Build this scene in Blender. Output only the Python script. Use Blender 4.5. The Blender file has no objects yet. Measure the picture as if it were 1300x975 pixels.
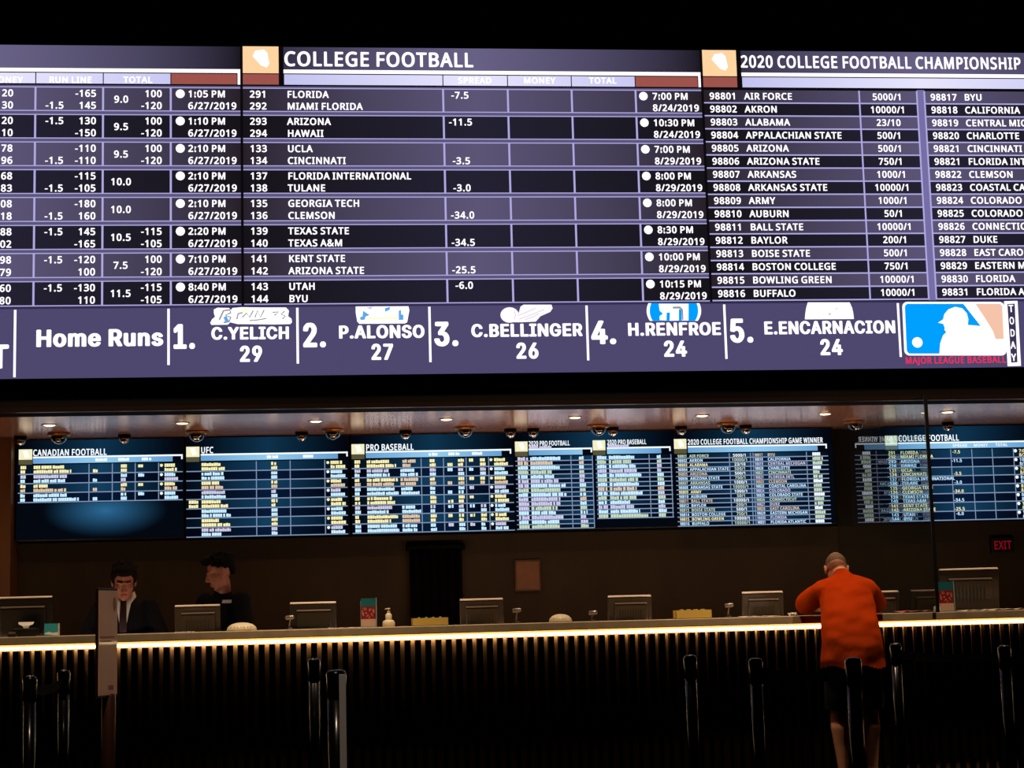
import bpy, bmesh, math, random
from mathutils import Vector, Matrix, noise
from mathutils.geometry import tessellate_polygon

sc = bpy.context.scene
col = sc.collection
PI = math.pi

# ------------------------------------------------------------------ camera
CAM_F, CAM_Z = 2200.0, 1.2                       # focal length in pixels of the 1300 x 975 frame, eye height
YAW, PITCH, ROLL = 0.10607569, 0.13175446, -0.02640169
def cam_axes():
    cy, sy, cp, sp = math.cos(YAW), math.sin(YAW), math.cos(PITCH), math.sin(PITCH)
    fwd = Vector((sy * cp, cy * cp, sp))
    r0 = Vector((cy, -sy, 0)); u0 = r0.cross(fwd)
    cr, sr = math.cos(ROLL), math.sin(ROLL)
    return cr * r0 + sr * u0, -sr * r0 + cr * u0, fwd
AX_R, AX_U, AX_F = cam_axes()
cd = bpy.data.cameras.new('camera'); co = bpy.data.objects.new('camera', cd); col.objects.link(co)
cd.sensor_fit = 'HORIZONTAL'; cd.sensor_width = 36.0; cd.lens = 36.0 * CAM_F / 1300.0
cd.clip_start = 0.05; cd.clip_end = 100
m = Matrix((AX_R, AX_U, -AX_F)).transposed().to_4x4(); m.translation = (0, 0, CAM_Z); co.matrix_world = m
sc.camera = co
def at(px, py, Y):
    """point of the photograph's pixel on the vertical plane Y"""
    d = (px - 650) / CAM_F * AX_R - (py - 487.5) / CAM_F * AX_U + AX_F
    return d.x / d.y * Y, d.z / d.y * Y + CAM_Z

# ------------------------------------------------------------------ world, exposure, lights
sc.view_settings.view_transform = 'Standard'; sc.view_settings.look = 'None'
sc.view_settings.exposure = 0.0; sc.view_settings.gamma = 1.0; sc.view_settings.use_curve_mapping = False
sc.cycles.use_denoising = True
sc.cycles.max_bounces = 8; sc.cycles.transparent_max_bounces = 12
sc.cycles.sample_clamp_indirect = 4.0
w = bpy.data.worlds.new('world'); sc.world = w; w.use_nodes = True
w.node_tree.nodes['Background'].inputs[0].default_value = (0.004, 0.003, 0.0025, 1)
w.node_tree.nodes['Background'].inputs[1].default_value = 1.0
def lamp(name, kind, loc, energy, color, target=None, **kw):
    l = bpy.data.lights.new(name, kind); l.energy = energy; l.color = color
    for k, v in kw.items(): setattr(l, k, v)
    o = bpy.data.objects.new(name, l); col.objects.link(o); o.location = loc
    if target is not None:
        o.rotation_euler = (Vector(target) - Vector(loc)).to_track_quat('-Z', 'Y').to_euler()
    return o
# unseen downlights in the tall hall's ceiling, aimed at the customers' side of the counter
for hx in (-1.6, 1.4, 4.4):
    lamp('unseen_hall_spot', 'SPOT', (hx, 10.75, 6.5), 760, (1.0, 0.74, 0.5), (hx, 11.6, 1.1),
         spot_size=math.radians(58), spot_blend=0.7, shadow_soft_size=0.12)
lamp('unseen_hall_spot', 'SPOT', (3.75, 9.5, 6.5), 75, (1.0, 0.74, 0.5), (3.5, 11.5, 0.45),
     spot_size=math.radians(15), spot_blend=0.8, shadow_soft_size=0.08)  # unseen extra spot, added to brighten the customer's legs
lamp('unseen_hall_spot', 'SPOT', (-0.6, 5.4, 6.5), 720, (1.0, 0.72, 0.52), (-0.75, 8.5, 0.9),
     spot_size=math.radians(25), spot_blend=0.7, shadow_soft_size=0.12)  # unseen spot, added to brighten the upright post sign
# unseen uplights added behind the counter to brighten the booth ceiling
for tx, te in ((-2.35, 5.5), (-1.27, 1.8), (0.35, 6.0), (1.5, 5.5), (2.7, 5.5), (3.75, 5.0), (5.2, 5.0)):
    lamp('unseen_ceiling_wash', 'AREA', (tx, 12.72, 0.935), te * 1.1, (1.0, 0.74, 0.62), (tx, 13.0, 2.6), shape='RECTANGLE', size=0.7, size_y=0.05)

# ------------------------------------------------------------------ materials
def lin(c):
    f = lambda v: v / 12.92 if v <= 0.04045 else ((v + 0.055) / 1.055) ** 2.4
    return tuple(f(x / 255.0) for x in c) + (1.0,)
MATS = {}
def mat(name, rgb, rough=0.5, metal=0.0, spec=0.5, grain=0.0, scale=12.0, stretch=(1, 1, 1), bump=0.0, coat=0.0):
    """principled surface; grain mixes the colour with a darker one through a noise texture"""
    if name in MATS: return MATS[name]
    m = bpy.data.materials.new(name); m.use_nodes = True; nt = m.node_tree
    b = nt.nodes['Principled BSDF']; b.inputs['Base Color'].default_value = lin(rgb)
    b.inputs['Roughness'].default_value = rough; b.inputs['Metallic'].default_value = metal
    b.inputs['Specular IOR Level'].default_value = spec; b.inputs['Coat Weight'].default_value = coat
    if grain or bump:
        tc = nt.nodes.new('ShaderNodeTexCoord'); mp = nt.nodes.new('ShaderNodeMapping'); nz = nt.nodes.new('ShaderNodeTexNoise')
        mp.inputs['Scale'].default_value = stretch; nz.inputs['Scale'].default_value = scale; nz.inputs['Detail'].default_value = 4
        nt.links.new(tc.outputs['Object'], mp.inputs[0]); nt.links.new(mp.outputs[0], nz.inputs[0])
        if grain:
            rp = nt.nodes.new('ShaderNodeValToRGB'); nt.links.new(nz.outputs[0], rp.inputs[0])
            c = lin(rgb); rp.color_ramp.elements[0].position = 0.3; rp.color_ramp.elements[1].position = 0.7
            rp.color_ramp.elements[0].color = tuple(x * (1 - grain) for x in c[:3]) + (1,); rp.color_ramp.elements[1].color = c
            nt.links.new(rp.outputs[0], b.inputs['Base Color'])
        if bump:
            bp = nt.nodes.new('ShaderNodeBump'); bp.inputs['Strength'].default_value = bump
            nt.links.new(nz.outputs[0], bp.inputs['Height']); nt.links.new(bp.outputs[0], b.inputs['Normal'])
    MATS[name] = m; return m
def glow(name, rgb, strength=1.0):
    """lit pixels of a screen, or a lamp"""
    if name in MATS: return MATS[name]
    m = bpy.data.materials.new(name); m.use_nodes = True; nt = m.node_tree; nt.nodes.clear()
    e = nt.nodes.new('ShaderNodeEmission'); o = nt.nodes.new('ShaderNodeOutputMaterial')
    e.inputs[0].default_value = lin(rgb); e.inputs[1].default_value = strength
    nt.links.new(e.outputs[0], o.inputs[0]); MATS[name] = m; return m
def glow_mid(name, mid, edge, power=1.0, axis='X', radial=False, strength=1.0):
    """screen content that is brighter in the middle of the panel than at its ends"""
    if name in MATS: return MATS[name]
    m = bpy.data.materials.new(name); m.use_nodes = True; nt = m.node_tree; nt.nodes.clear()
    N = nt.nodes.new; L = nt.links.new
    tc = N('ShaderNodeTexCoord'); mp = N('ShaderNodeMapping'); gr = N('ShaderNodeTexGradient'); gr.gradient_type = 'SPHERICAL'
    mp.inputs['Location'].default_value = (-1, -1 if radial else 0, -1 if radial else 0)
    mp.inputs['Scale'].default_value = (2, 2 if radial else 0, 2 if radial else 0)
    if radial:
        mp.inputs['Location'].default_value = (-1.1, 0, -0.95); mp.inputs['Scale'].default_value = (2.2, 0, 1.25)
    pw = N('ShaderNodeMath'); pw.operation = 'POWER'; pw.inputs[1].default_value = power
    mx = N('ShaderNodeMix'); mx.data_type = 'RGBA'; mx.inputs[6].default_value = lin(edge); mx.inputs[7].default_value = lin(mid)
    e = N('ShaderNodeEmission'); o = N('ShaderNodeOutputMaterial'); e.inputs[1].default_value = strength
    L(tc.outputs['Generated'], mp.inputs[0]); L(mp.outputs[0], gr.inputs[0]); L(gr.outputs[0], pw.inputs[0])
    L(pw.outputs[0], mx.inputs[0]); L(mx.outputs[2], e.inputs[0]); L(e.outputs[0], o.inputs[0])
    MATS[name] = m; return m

# ------------------------------------------------------------------ mesh helpers
BASE = {}                                         # world location of each thing's base
def basis(direction):
    d = Vector(direction).normalized()
    a = Vector((0, 0, 1)) if abs(d.z) < 0.95 else Vector((1, 0, 0))
    u = a.cross(d).normalized(); return u, d.cross(u), d
class MB:
    def __init__(s): s.v = []; s.f = []; s.k = []; s.sm = []
    def add(s, vs, fs, k=0, smooth=False):
        n = len(s.v); s.v += [Vector(p) for p in vs]
        for f in fs: s.f.append([i + n for i in f]); s.k.append(k); s.sm.append(smooth)
        return s
    def box(s, x0, y0, z0, x1, y1, z1, k=0):
        vs = [(x, y, z) for z in (z0, z1) for y in (y0, y1) for x in (x0, x1)]
        return s.add(vs, [(0, 2, 3, 1), (4, 5, 7, 6), (0, 1, 5, 4), (2, 6, 7, 3), (0, 4, 6, 2), (1, 3, 7, 5)], k)
    def obox(s, mx, x0, y0, z0, x1, y1, z1, k=0):
        n = len(s.v); s.box(x0, y0, z0, x1, y1, z1, k)
        for i in range(n, len(s.v)): s.v[i] = mx @ s.v[i]
        return s
    def rect(s, x0, z0, x1, z1, y, k=0):          # faces -Y
        return s.add([(x0, y, z0), (x1, y, z0), (x1, y, z1), (x0, y, z1)], [(0, 1, 2, 3)], k)
    def poly(s, pts, y, k=0, holes=()):           # polygon in XZ, faces -Y
        loops = [[Vector((a, b, 0)) for a, b in pts]] + [[Vector((a, b, 0)) for a, b in h] for h in holes]
        flat = [p for l in loops for p in l]; tris = tessellate_polygon(loops); fs = []
        for a, b, c in tris:
            A, B, C = flat[a], flat[b], flat[c]
            ar = (B.x - A.x) * (C.y - A.y) - (B.y - A.y) * (C.x - A.x)
            if abs(ar) < 1e-12: continue
            fs.append((a, b, c) if ar > 0 else (a, c, b))
        return s.add([(p.x, y, p.y) for p in flat], fs, k)
    def prism(s, pts, y0, y1, k=0):               # XZ outline with depth
        n = len(pts); A = sum(pts[i][0] * pts[(i + 1) % n][1] - pts[(i + 1) % n][0] * pts[i][1] for i in range(n))
        if A < 0: pts = pts[::-1]
        s.poly(pts, y0, k)
        vs = [(a, y0, b) for a, b in pts] + [(a, y1, b) for a, b in pts]
        s.add(vs, [(i, i + n, (i + 1) % n + n, (i + 1) % n) for i in range(n)] + [tuple(range(2 * n - 1, n - 1, -1))], k); return s
    def lathe(s, c, prof, k=0, n=24, axis=(0, 0, 1), sx=1.0):   # prof = (radius, height)
        u, v, d = basis(axis); c = Vector(c); vs = []; fs = []
        for r, h in prof:
            for i in range(n):
                a = 2 * PI * i / n; vs.append(c + d * h + (u * math.cos(a) * sx + v * math.sin(a)) * r)
        for j in range(len(prof) - 1):
            for i in range(n): fs.append((j * n + i, j * n + (i + 1) % n, (j + 1) * n + (i + 1) % n, (j + 1) * n + i))
        fs.append(tuple(range(n - 1, -1, -1))); fs.append(tuple((len(prof) - 1) * n + i for i in range(n)))
        return s.add(vs, fs, k, True)
    def tube(s, pts, r, k=0, n=10):
        pts = [Vector(p) for p in pts]; vs = []; fs = []
        for i, p in enumerate(pts):
            d = (pts[min(i + 1, len(pts) - 1)] - pts[max(i - 1, 0)]); u, v, _ = basis(d)
            for j in range(n): a = 2 * PI * j / n; vs.append(p + (u * math.cos(a) + v * math.sin(a)) * r)
        for i in range(len(pts) - 1):
            for j in range(n): fs.append((i * n + j, i * n + (j + 1) % n, (i + 1) * n + (j + 1) % n, (i + 1) * n + j))
        fs.append(tuple(range(n - 1, -1, -1))); fs.append(tuple((len(pts) - 1) * n + j for j in range(n)))
        return s.add(vs, fs, k, True)
    def build(s, name, mats, parent=None, bevel=0.0, seg=2):
        me = bpy.data.meshes.new(name)
        off = Vector(BASE.get(parent.name, (0, 0, 0))) if parent else Vector((0, 0, 0))
        me.from_pydata([tuple(p - off) for p in s.v], [], s.f)
        if not isinstance(mats, (list, tuple)): mats = [mats]
        for x in mats: me.materials.append(x)
        for p, k, sm in zip(me.polygons, s.k, s.sm): p.material_index = k; p.use_smooth = sm
        me.update()
        o = bpy.data.objects.new(name, me); col.objects.link(o)
        if parent: o.parent = parent; BASE[o.name] = off
        if bevel:
            b = o.modifiers.new('bevel', 'BEVEL'); b.width = bevel; b.segments = seg; b.limit_method = 'ANGLE'
        return o
def tag(o, label, cat, group=None):
    o['label'] = label; o['category'] = cat
    if group: o['group'] = group
    return o
def thing(name, label, cat, loc, group=None):
    o = bpy.data.objects.new(name, None); col.objects.link(o); o.location = loc; o.empty_display_size = 0.1
    BASE[o.name] = Vector(loc); return tag(o, label, cat, group)
def struct(o): o['kind'] = 'structure'; return o
def copy_tree(o, parent=None):
    c = o.copy(); col.objects.link(c)
    if parent is not None: c.parent = parent
    for ch in list(o.children): copy_tree(ch, c)
    return c

# ------------------------------------------------------------------ lettering (outlines, cap height = 100)
GLYPH_DATA = """AA|93|0,0 13,0 16,2 27,29 56,29 65,6 69,1 84,0 88,2 89,4 86,10 54,94 50,100 36,101 32,99 -4,6 -4,2;34,46 42,69 50,47
AB|95|13,0 57,1 69,5 75,10 79,14 83,25 82,38 77,47 68,53 76,61 78,64 80,69 80,78 76,88 68,95 59,98 49,100 13,100 9,98 8,4 10,1;30,16 30,44 52,43 59,38 61,31 60,25 56,19 47,16;30,60 30,84 49,83 54,81 57,78 58,68 53,62 47,60
AC|93|48,-2 65,-1 77,2 80,6 80,15 78,18 75,19 58,15 48,15 42,17 36,20 30,27 26,39 26,61 32,74 38,80 44,84 57,84 72,80 77,80 79,82 84,92 83,94 77,97 65,101 42,101 33,98 23,93 15,86 11,80 6,69 3,58 4,36 6,27 13,15 21,7 27,3 40,-1
AD|105|13,0 47,0 59,2 74,9 80,15 85,22 89,30 92,39 92,62 89,71 84,81 78,89 72,93 65,96 50,100 13,100 9,98 8,4 10,1;30,16 29,83 42,84 52,82 59,79 66,72 68,67 71,51 67,33 63,26 55,19 46,17
AE|83|13,0 65,0 69,2 70,13 68,16 29,17 30,44 63,44 65,45 67,48 67,56 65,59 30,60 29,82 68,84 70,87 70,96 68,99 13,100 9,98 8,4 10,1
AF|78|13,0 25,0 27,1 29,4 30,40 63,40 67,42 67,53 65,56 29,57 29,82 68,84 70,87 70,96 68,99 13,100 9,98 8,4 10,1
AG|105|50,-2 74,0 84,2 89,5 90,52 88,55 86,56 51,55 49,52 49,43 51,40 69,39 69,17 63,15 50,15 38,19 30,27 25,43 26,61 31,73 42,82 51,84 61,84 78,80 83,80 89,92 87,95 84,97 74,100 62,102 44,101 33,97 25,93 13,82 6,71 4,63 4,36 8,24 13,16 22,7 30,2 38,0
AH|107|13,0 25,0 27,1 29,4 30,44 67,44 68,2 72,0 85,0 89,2 89,96 87,99 72,100 68,98 67,60 30,60 28,98 25,100 13,100 9,98 8,4 10,1
AI|54|4,0 39,0 42,1 44,4 43,12 39,14 32,15 32,85 41,87 43,89 44,96 42,99 4,100 2,99 0,96 1,89 3,87 11,85 11,15 3,13 0,9 0,4 2,1
AJ|45|-4,-25 8,-24 17,-20 25,-12 28,-3 28,96 26,99 24,100 12,100 9,99 7,96 6,-4 1,-8 -11,-6 -13,-7 -15,-10 -15,-22
AK|91|13,0 25,0 27,1 29,4 29,39 33,41 64,1 81,0 84,2 84,6 48,56 83,94 84,96 82,99 63,99 30,63 28,98 25,100 13,100 9,98 8,4 10,1
AL|78|13,0 65,0 68,1 70,4 70,13 68,16 29,17 29,96 27,99 25,100 13,100 10,99 8,96 8,4 10,1
AM|129|13,0 24,0 26,1 28,4 29,57 48,5 51,1 65,0 68,2 89,57 89,4 91,1 94,0 107,0 110,2 111,96 109,99 88,100 84,98 60,33 58,35 35,97 30,100 13,100 9,98 8,4 10,1
AN|109|13,0 24,0 26,1 28,4 29,64 67,4 73,0 87,0 91,2 92,96 90,99 75,100 73,99 71,96 71,35 31,98 27,100 13,100 9,98 8,4 10,1
AO|112|48,-2 65,0 78,5 84,10 91,18 96,28 99,43 98,64 95,74 90,83 82,92 75,97 57,102 39,101 29,97 22,93 10,80 5,68 3,59 4,36 6,30 11,17 21,7 27,3 40,-1;47,15 39,18 30,26 26,39 25,56 28,70 32,76 36,80 46,84 56,84 65,81 71,75 74,70 77,55 76,39 72,26 66,19 60,16
AP|89|13,0 25,0 27,1 29,4 30,37 45,37 60,41 66,45 74,54 77,63 77,75 73,86 65,94 55,98 46,100 13,100 9,98 8,4 10,1;30,53 29,83 39,84 51,80 54,78 55,74 55,63 53,58 44,54
AQ|112|72,-22 89,-22 91,-21 93,-18 74,3 87,13 96,28 99,43 99,58 97,67 95,74 88,87 75,97 57,102 45,102 36,100 22,93 13,85 8,77 3,59 3,41 6,30 11,17 21,7 34,1 52,-2 63,-15 69,-21;47,15 39,18 30,26 26,39 25,56 28,70 32,76 36,80 46,84 56,84 65,81 71,75 74,70 77,55 76,39 72,26 66,19 60,16
AR|91|13,0 25,0 27,1 29,4 30,39 39,39 41,38 60,4 63,1 80,0 84,2 84,5 60,43 72,53 77,64 77,76 76,82 71,89 65,94 56,98 47,100 13,100 9,98 8,4 10,1;30,55 29,83 46,83 52,80 55,75 55,65 54,61 51,58 44,55
AS|82|28,-2 47,0 58,5 67,13 70,21 71,33 65,45 56,52 30,63 26,67 24,72 26,80 29,83 34,84 43,84 58,80 63,80 66,85 68,93 66,96 54,100 34,102 20,98 12,93 8,90 4,82 3,68 8,57 17,50 43,38 49,32 49,23 47,20 42,16 26,15 15,18 8,21 2,19 2,7 4,3 15,0
AT|83|30,0 43,0 45,1 47,4 47,82 74,84 76,87 76,96 74,99 1,100 -1,99 -3,96 -3,87 -1,84 26,82 26,4 28,1
AU|105|45,-2 58,-1 70,3 81,13 85,19 89,30 89,96 87,99 72,100 69,99 67,96 67,28 65,24 61,19 52,15 43,15 38,17 32,22 29,27 28,98 24,100 12,100 9,99 7,96 7,29 9,22 16,10 25,3 37,-1
AV|88|33,0 46,0 48,1 51,5 84,96 82,99 65,100 62,98 39,34 17,97 13,100 0,100 -3,99 -5,96 27,7 29,2
AW|132|26,0 39,0 43,3 61,63 79,2 82,0 95,0 100,3 125,96 123,99 108,100 103,97 89,41 88,42 86,47 72,95 69,99 54,100 50,97 33,41 20,92 18,98 14,100 1,100 -2,98 -3,95 20,6 22,2
AX|86|0,0 16,1 19,4 38,35 41,32 60,1 76,0 80,2 80,4 79,8 50,52 52,56 78,95 79,96 77,99 58,99 39,68 19,99 2,100 -2,98 -2,95 26,53 26,51 -4,4 -2,1
AY|84|30,0 43,0 46,1 48,4 48,40 79,96 77,99 58,99 37,60 18,97 16,99 0,100 -3,99 -5,96 26,39 26,4 28,1
AZ|85|4,0 70,0 74,2 75,13 73,16 70,17 27,17 71,84 73,87 73,96 71,99 6,100 2,98 2,87 4,84 46,82 1,14 0,4 2,1
A0|85|35,-2 46,-1 53,2 64,11 69,20 73,38 73,61 69,79 65,87 57,96 53,98 42,102 32,102 23,99 16,95 12,91 6,80 2,61 2,34 9,14 12,9 19,3 26,0;34,15 28,19 24,29 23,41 23,59 24,71 28,80 33,84 39,85 42,84 46,81 50,71 52,60 52,41 50,29 45,18 41,15
A1|85|35,0 47,0 49,1 51,4 51,96 49,99 47,100 36,100 32,98 10,81 7,78 8,74 11,70 17,67 22,67 28,73 30,74 30,4 32,1
A2|85|6,0 69,0 72,2 73,13 71,16 30,17 54,41 61,50 67,60 69,68 68,82 63,91 56,97 40,102 26,101 12,95 3,89 2,87 4,84 10,77 13,76 17,77 27,84 37,85 43,83 46,80 48,74 47,65 41,55 2,15 2,4 4,1
A3|85|27,-2 43,-1 59,5 67,12 72,25 72,34 69,43 63,50 57,52 64,59 68,66 68,83 64,91 60,95 54,98 46,101 31,102 22,100 8,94 2,88 6,82 12,77 16,78 26,84 33,85 42,84 47,80 48,71 45,65 37,60 17,58 15,56 15,47 17,44 20,43 37,43 43,41 48,39 50,34 50,26 49,22 43,16 35,15 19,16 7,21 3,20 1,17 1,8 4,4 15,0
A4|85|48,0 61,1 63,4 63,21 73,21 75,22 77,25 76,36 73,38 63,39 63,97 61,100 59,101 46,101 42,99 -2,34 -2,25 0,22 2,21 43,21 43,4 45,1;22,38 24,43 43,68 43,39
A5|85|29,-2 43,-1 58,5 67,13 70,19 72,28 72,38 71,44 67,52 59,58 49,63 39,64 27,64 29,83 64,84 66,87 66,96 64,99 13,100 11,99 9,96 6,58 6,51 16,45 30,48 40,47 47,44 50,38 50,23 46,19 42,16 25,15 9,21 4,19 3,7 5,4 17,0
A6|85|36,-2 48,-1 60,4 69,14 73,25 73,42 69,52 63,58 58,62 48,65 35,65 24,61 29,75 36,82 45,85 56,85 62,84 66,86 67,96 64,100 61,101 39,101 25,96 19,92 11,82 4,65 2,53 2,35 6,22 11,13 16,6 26,1;38,15 30,18 27,22 24,28 24,38 27,44 30,47 36,50 42,50 47,48 50,44 53,32 52,26 50,20 43,15
A7|85|17,0 31,0 35,2 73,87 73,96 71,99 5,100 2,98 1,87 3,84 5,83 50,82 13,4 15,1
A8|85|35,-2 48,-1 61,4 67,10 73,22 73,32 70,40 63,48 56,52 66,62 69,68 69,84 67,89 58,97 42,102 28,101 17,97 9,90 5,82 5,70 6,65 9,61 19,52 13,49 6,43 3,37 2,32 2,22 3,17 6,12 13,5 24,0;32,15 28,16 24,21 23,31 24,35 29,40 35,43 38,43 50,35 52,31 52,23 51,21 45,15;38,61 30,65 26,70 26,80 33,85 42,85 45,84 49,79 48,69 43,64
A9|85|22,-2 36,-1 47,2 54,6 64,17 71,33 73,50 73,63 71,76 65,87 56,96 44,101 33,102 18,97 13,94 7,87 2,76 2,57 6,49 13,41 19,37 28,35 39,35 50,39 47,26 38,17 30,15 20,15 13,16 9,14 9,2 14,-1;34,50 29,52 24,56 23,62 23,71 25,79 29,83 31,84 38,85 43,84 48,78 51,70 51,61 45,53 39,50
A-|52|4,30 39,31 41,34 41,43 39,45 37,46 2,45 0,43 0,34 2,31
A.|45|13,-2 22,-2 26,0 28,3 31,12 29,17 26,20 22,22 13,22 9,20 6,17 5,14 5,6 9,1
A/|58|1,0 13,0 16,1 18,4 50,91 52,96 50,99 35,100 33,99 31,96 -3,4 -2,2
A:|45|13,-2 22,-2 26,0 28,3 31,12 29,17 26,20 22,22 13,22 9,20 6,17 5,14 5,6 9,1;13,54 22,54 26,56 28,59 31,68 29,73 25,77 16,79 10,77 6,74 5,70 5,62 9,57
A&|106|34,-2 51,0 65,6 68,9 77,1 79,0 95,0 98,1 100,4 82,22 86,27 92,39 95,50 93,53 75,53 73,50 71,40 68,36 50,52 63,65 67,71 67,82 65,89 58,97 44,102 35,102 23,98 14,90 11,79 11,71 20,56 6,43 2,35 2,21 8,9 19,2;33,15 26,20 24,30 26,37 32,42 35,42 55,22 46,16;37,66 32,73 32,80 32,82 36,85 42,85 45,82 46,75 44,70 39,66
A |34|
BA|96|2,0 17,0 21,1 24,4 31,26 55,26 63,4 66,1 70,0 85,0 90,1 92,3 91,7 60,92 58,96 56,98 52,100 35,100 30,98 28,96 -5,6 -5,3 -3,1;38,44 43,60 49,44
BB|92|9,0 51,0 60,1 71,6 80,14 84,24 83,38 79,44 70,52 75,57 79,63 80,77 76,86 67,95 60,98 52,100 9,100 5,98 3,96 3,3 5,1;31,19 31,42 47,42 53,37 56,33 56,27 54,22 52,20 48,19;31,60 31,81 44,82 49,80 52,74 52,69 50,63 44,60
BC|102|44,-1 62,0 75,5 80,9 88,18 93,31 93,34 89,37 70,37 65,34 62,26 59,22 54,19 49,18 40,20 34,25 32,29 27,43 27,57 31,69 35,76 40,80 45,82 51,82 57,80 63,74 65,66 70,63 87,63 91,64 93,66 93,71 89,80 79,92 67,98 55,101 41,101 34,100 24,96 18,93 10,85 6,79 3,72 0,60 -1,44 0,37 3,26 8,18 14,11 23,5 31,1
BD|100|9,0 46,0 57,2 70,7 77,12 83,18 88,27 90,35 92,47 91,59 89,68 85,78 80,85 74,91 63,97 49,100 9,100 5,98 3,96 3,3 5,1;31,19 31,81 45,81 54,77 61,68 63,62 64,52 63,39 58,28 53,22 45,19
BE|85|9,0 69,0 74,1 76,3 76,15 73,18 69,19 31,19 31,41 66,41 70,42 72,44 72,56 69,59 66,60 31,60 31,81 69,82 72,83 75,85 75,96 73,98 69,100 9,100 5,98 3,96 3,3 5,1
BF|84|9,0 24,0 29,1 31,3 31,40 64,40 68,41 70,43 70,55 67,57 64,58 31,58 31,81 68,82 72,83 75,85 75,96 73,98 68,100 9,100 5,98 3,96 3,3 5,1
BG|104|44,-1 62,0 72,3 78,7 89,18 92,25 94,34 94,51 91,53 88,54 49,54 45,53 43,51 43,40 45,37 49,36 66,36 65,29 62,25 55,19 48,18 42,19 38,22 32,29 27,43 27,57 31,70 35,76 40,80 45,82 51,82 56,80 61,76 65,66 70,63 87,63 92,64 94,66 93,72 89,80 79,92 68,98 55,101 41,101 34,100 27,98 19,93 9,84 5,78 2,70 0,60 -1,44 0,37 3,27 7,19 16,9 22,5 31,1
BH|103|9,0 24,0 29,1 31,3 31,42 63,42 63,3 65,1 69,0 84,0 89,1 91,3 91,96 89,98 84,100 69,100 65,98 63,96 63,61 31,61 31,96 29,98 24,100 9,100 5,98 3,96 3,3 5,1
BI|64|4,0 50,0 55,1 57,3 57,15 55,17 50,19 41,19 41,81 53,82 57,85 57,96 55,98 50,100 4,100 -1,98 -3,96 -3,85 -1,83 4,82 13,81 13,19 2,18 -3,15 -3,3 -1,1
BJ|81|30,-1 41,-1 53,3 58,6 64,12 67,17 69,30 69,96 66,99 63,100 48,100 43,98 41,96 41,29 40,24 37,19 33,17 29,20 26,26 26,36 23,38 19,39 4,39 0,38 -2,36 -1,21 3,12 9,6 16,2
BL|81|9,0 67,0 71,1 73,3 73,15 70,18 67,19 31,19 31,96 29,98 24,100 9,100 5,98 3,96 3,3 5,1
BM|123|9,0 24,0 28,1 30,3 30,36 43,4 46,1 63,0 68,1 70,4 83,36 83,3 85,1 90,0 104,0 109,1 111,3 111,96 109,98 104,100 84,100 80,98 77,95 57,43 36,96 34,98 29,100 9,100 5,98 3,96 3,3 5,1
BN|104|9,0 24,0 29,1 31,3 31,51 63,1 68,0 85,0 90,1 92,3 92,96 90,98 85,100 71,100 66,98 64,96 64,48 35,93 31,98 26,100 9,100 5,98 3,96 3,3 5,1
BO|106|44,-1 53,-1 63,0 75,5 80,9 86,15 91,22 95,31 97,43 97,57 96,66 93,73 88,82 79,92 75,95 63,100 55,101 41,101 34,100 28,98 18,93 11,86 6,79 3,72 0,60 -1,44 0,37 3,26 8,18 17,8 24,4 31,1;47,18 40,20 33,27 28,37 27,51 29,65 33,74 36,77 43,81 51,82 58,79 64,72 68,63 70,45 67,35 61,24 53,19
BP|90|9,0 24,0 29,1 31,3 31,33 47,33 62,37 71,42 79,51 82,61 81,76 79,82 75,87 67,95 58,98 51,100 9,100 5,98 3,96 3,3 5,1;31,52 31,81 43,82 47,81 51,77 54,71 54,65 51,57 46,52
BR|91|9,0 24,0 29,1 31,3 31,36 38,35 55,4 58,1 62,0 79,0 83,1 85,3 84,8 66,40 72,44 78,50 81,58 82,64 82,75 79,83 76,87 68,94 58,98 51,100 9,100 5,98 3,96 3,3 5,1;31,54 31,81 43,82 48,81 50,79 53,75 54,70 54,65 52,58 47,55
BS|90|38,-2 56,0 67,4 77,13 82,24 82,34 80,39 72,49 60,56 36,63 33,65 29,69 29,73 31,78 32,80 38,83 44,83 49,80 52,76 53,72 57,69 74,68 78,70 80,72 80,77 79,82 70,93 61,98 48,101 31,101 21,98 15,95 5,86 1,76 2,63 5,58 12,51 21,46 47,38 53,34 54,27 52,23 49,19 44,17 37,17 31,20 28,25 27,30 23,33 5,33 1,32 -1,30 0,22 2,16 10,7 18,2 25,0
BT|91|33,0 48,0 53,1 55,3 55,81 77,82 81,83 84,85 84,96 81,99 77,100 4,100 0,98 -2,96 -2,85 0,83 4,82 27,81 27,3 29,1
BU|103|39,-1 54,-1 68,2 77,7 84,15 88,20 91,31 91,96 88,99 84,100 69,100 65,98 63,96 63,34 59,23 54,19 50,18 44,18 37,21 34,25 31,31 31,96 29,98 24,100 9,100 5,98 3,96 3,31 5,23 9,15 18,6 27,1
BY|95|35,0 50,0 54,1 56,3 56,41 89,93 90,96 88,98 83,100 67,100 63,98 59,95 43,67 26,95 23,98 18,100 2,100 -3,98 -5,96 -5,94 28,41 28,3 30,1
Bo|85|31,-1 47,-1 59,4 70,13 76,26 77,45 75,52 72,59 63,70 55,74 50,76 33,78 25,76 16,73 12,70 5,62 -1,50 -2,31 0,23 3,16 14,5 21,1;36,17 30,21 27,27 26,33 26,43 30,54 35,59 38,60 43,57 47,52 49,45 50,36 48,29 45,21 40,17
Bm|120|8,0 22,0 26,1 28,3 29,51 31,56 35,60 39,58 42,51 42,3 44,1 48,0 62,0 67,1 69,3 69,50 70,56 75,60 78,59 80,57 81,53 81,3 83,1 88,0 102,0 107,1 109,3 109,54 108,59 105,66 98,73 85,78 70,77 63,75 58,72 52,76 45,78 34,78 26,75 22,77 8,77 3,75 1,73 1,3 3,1
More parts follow.
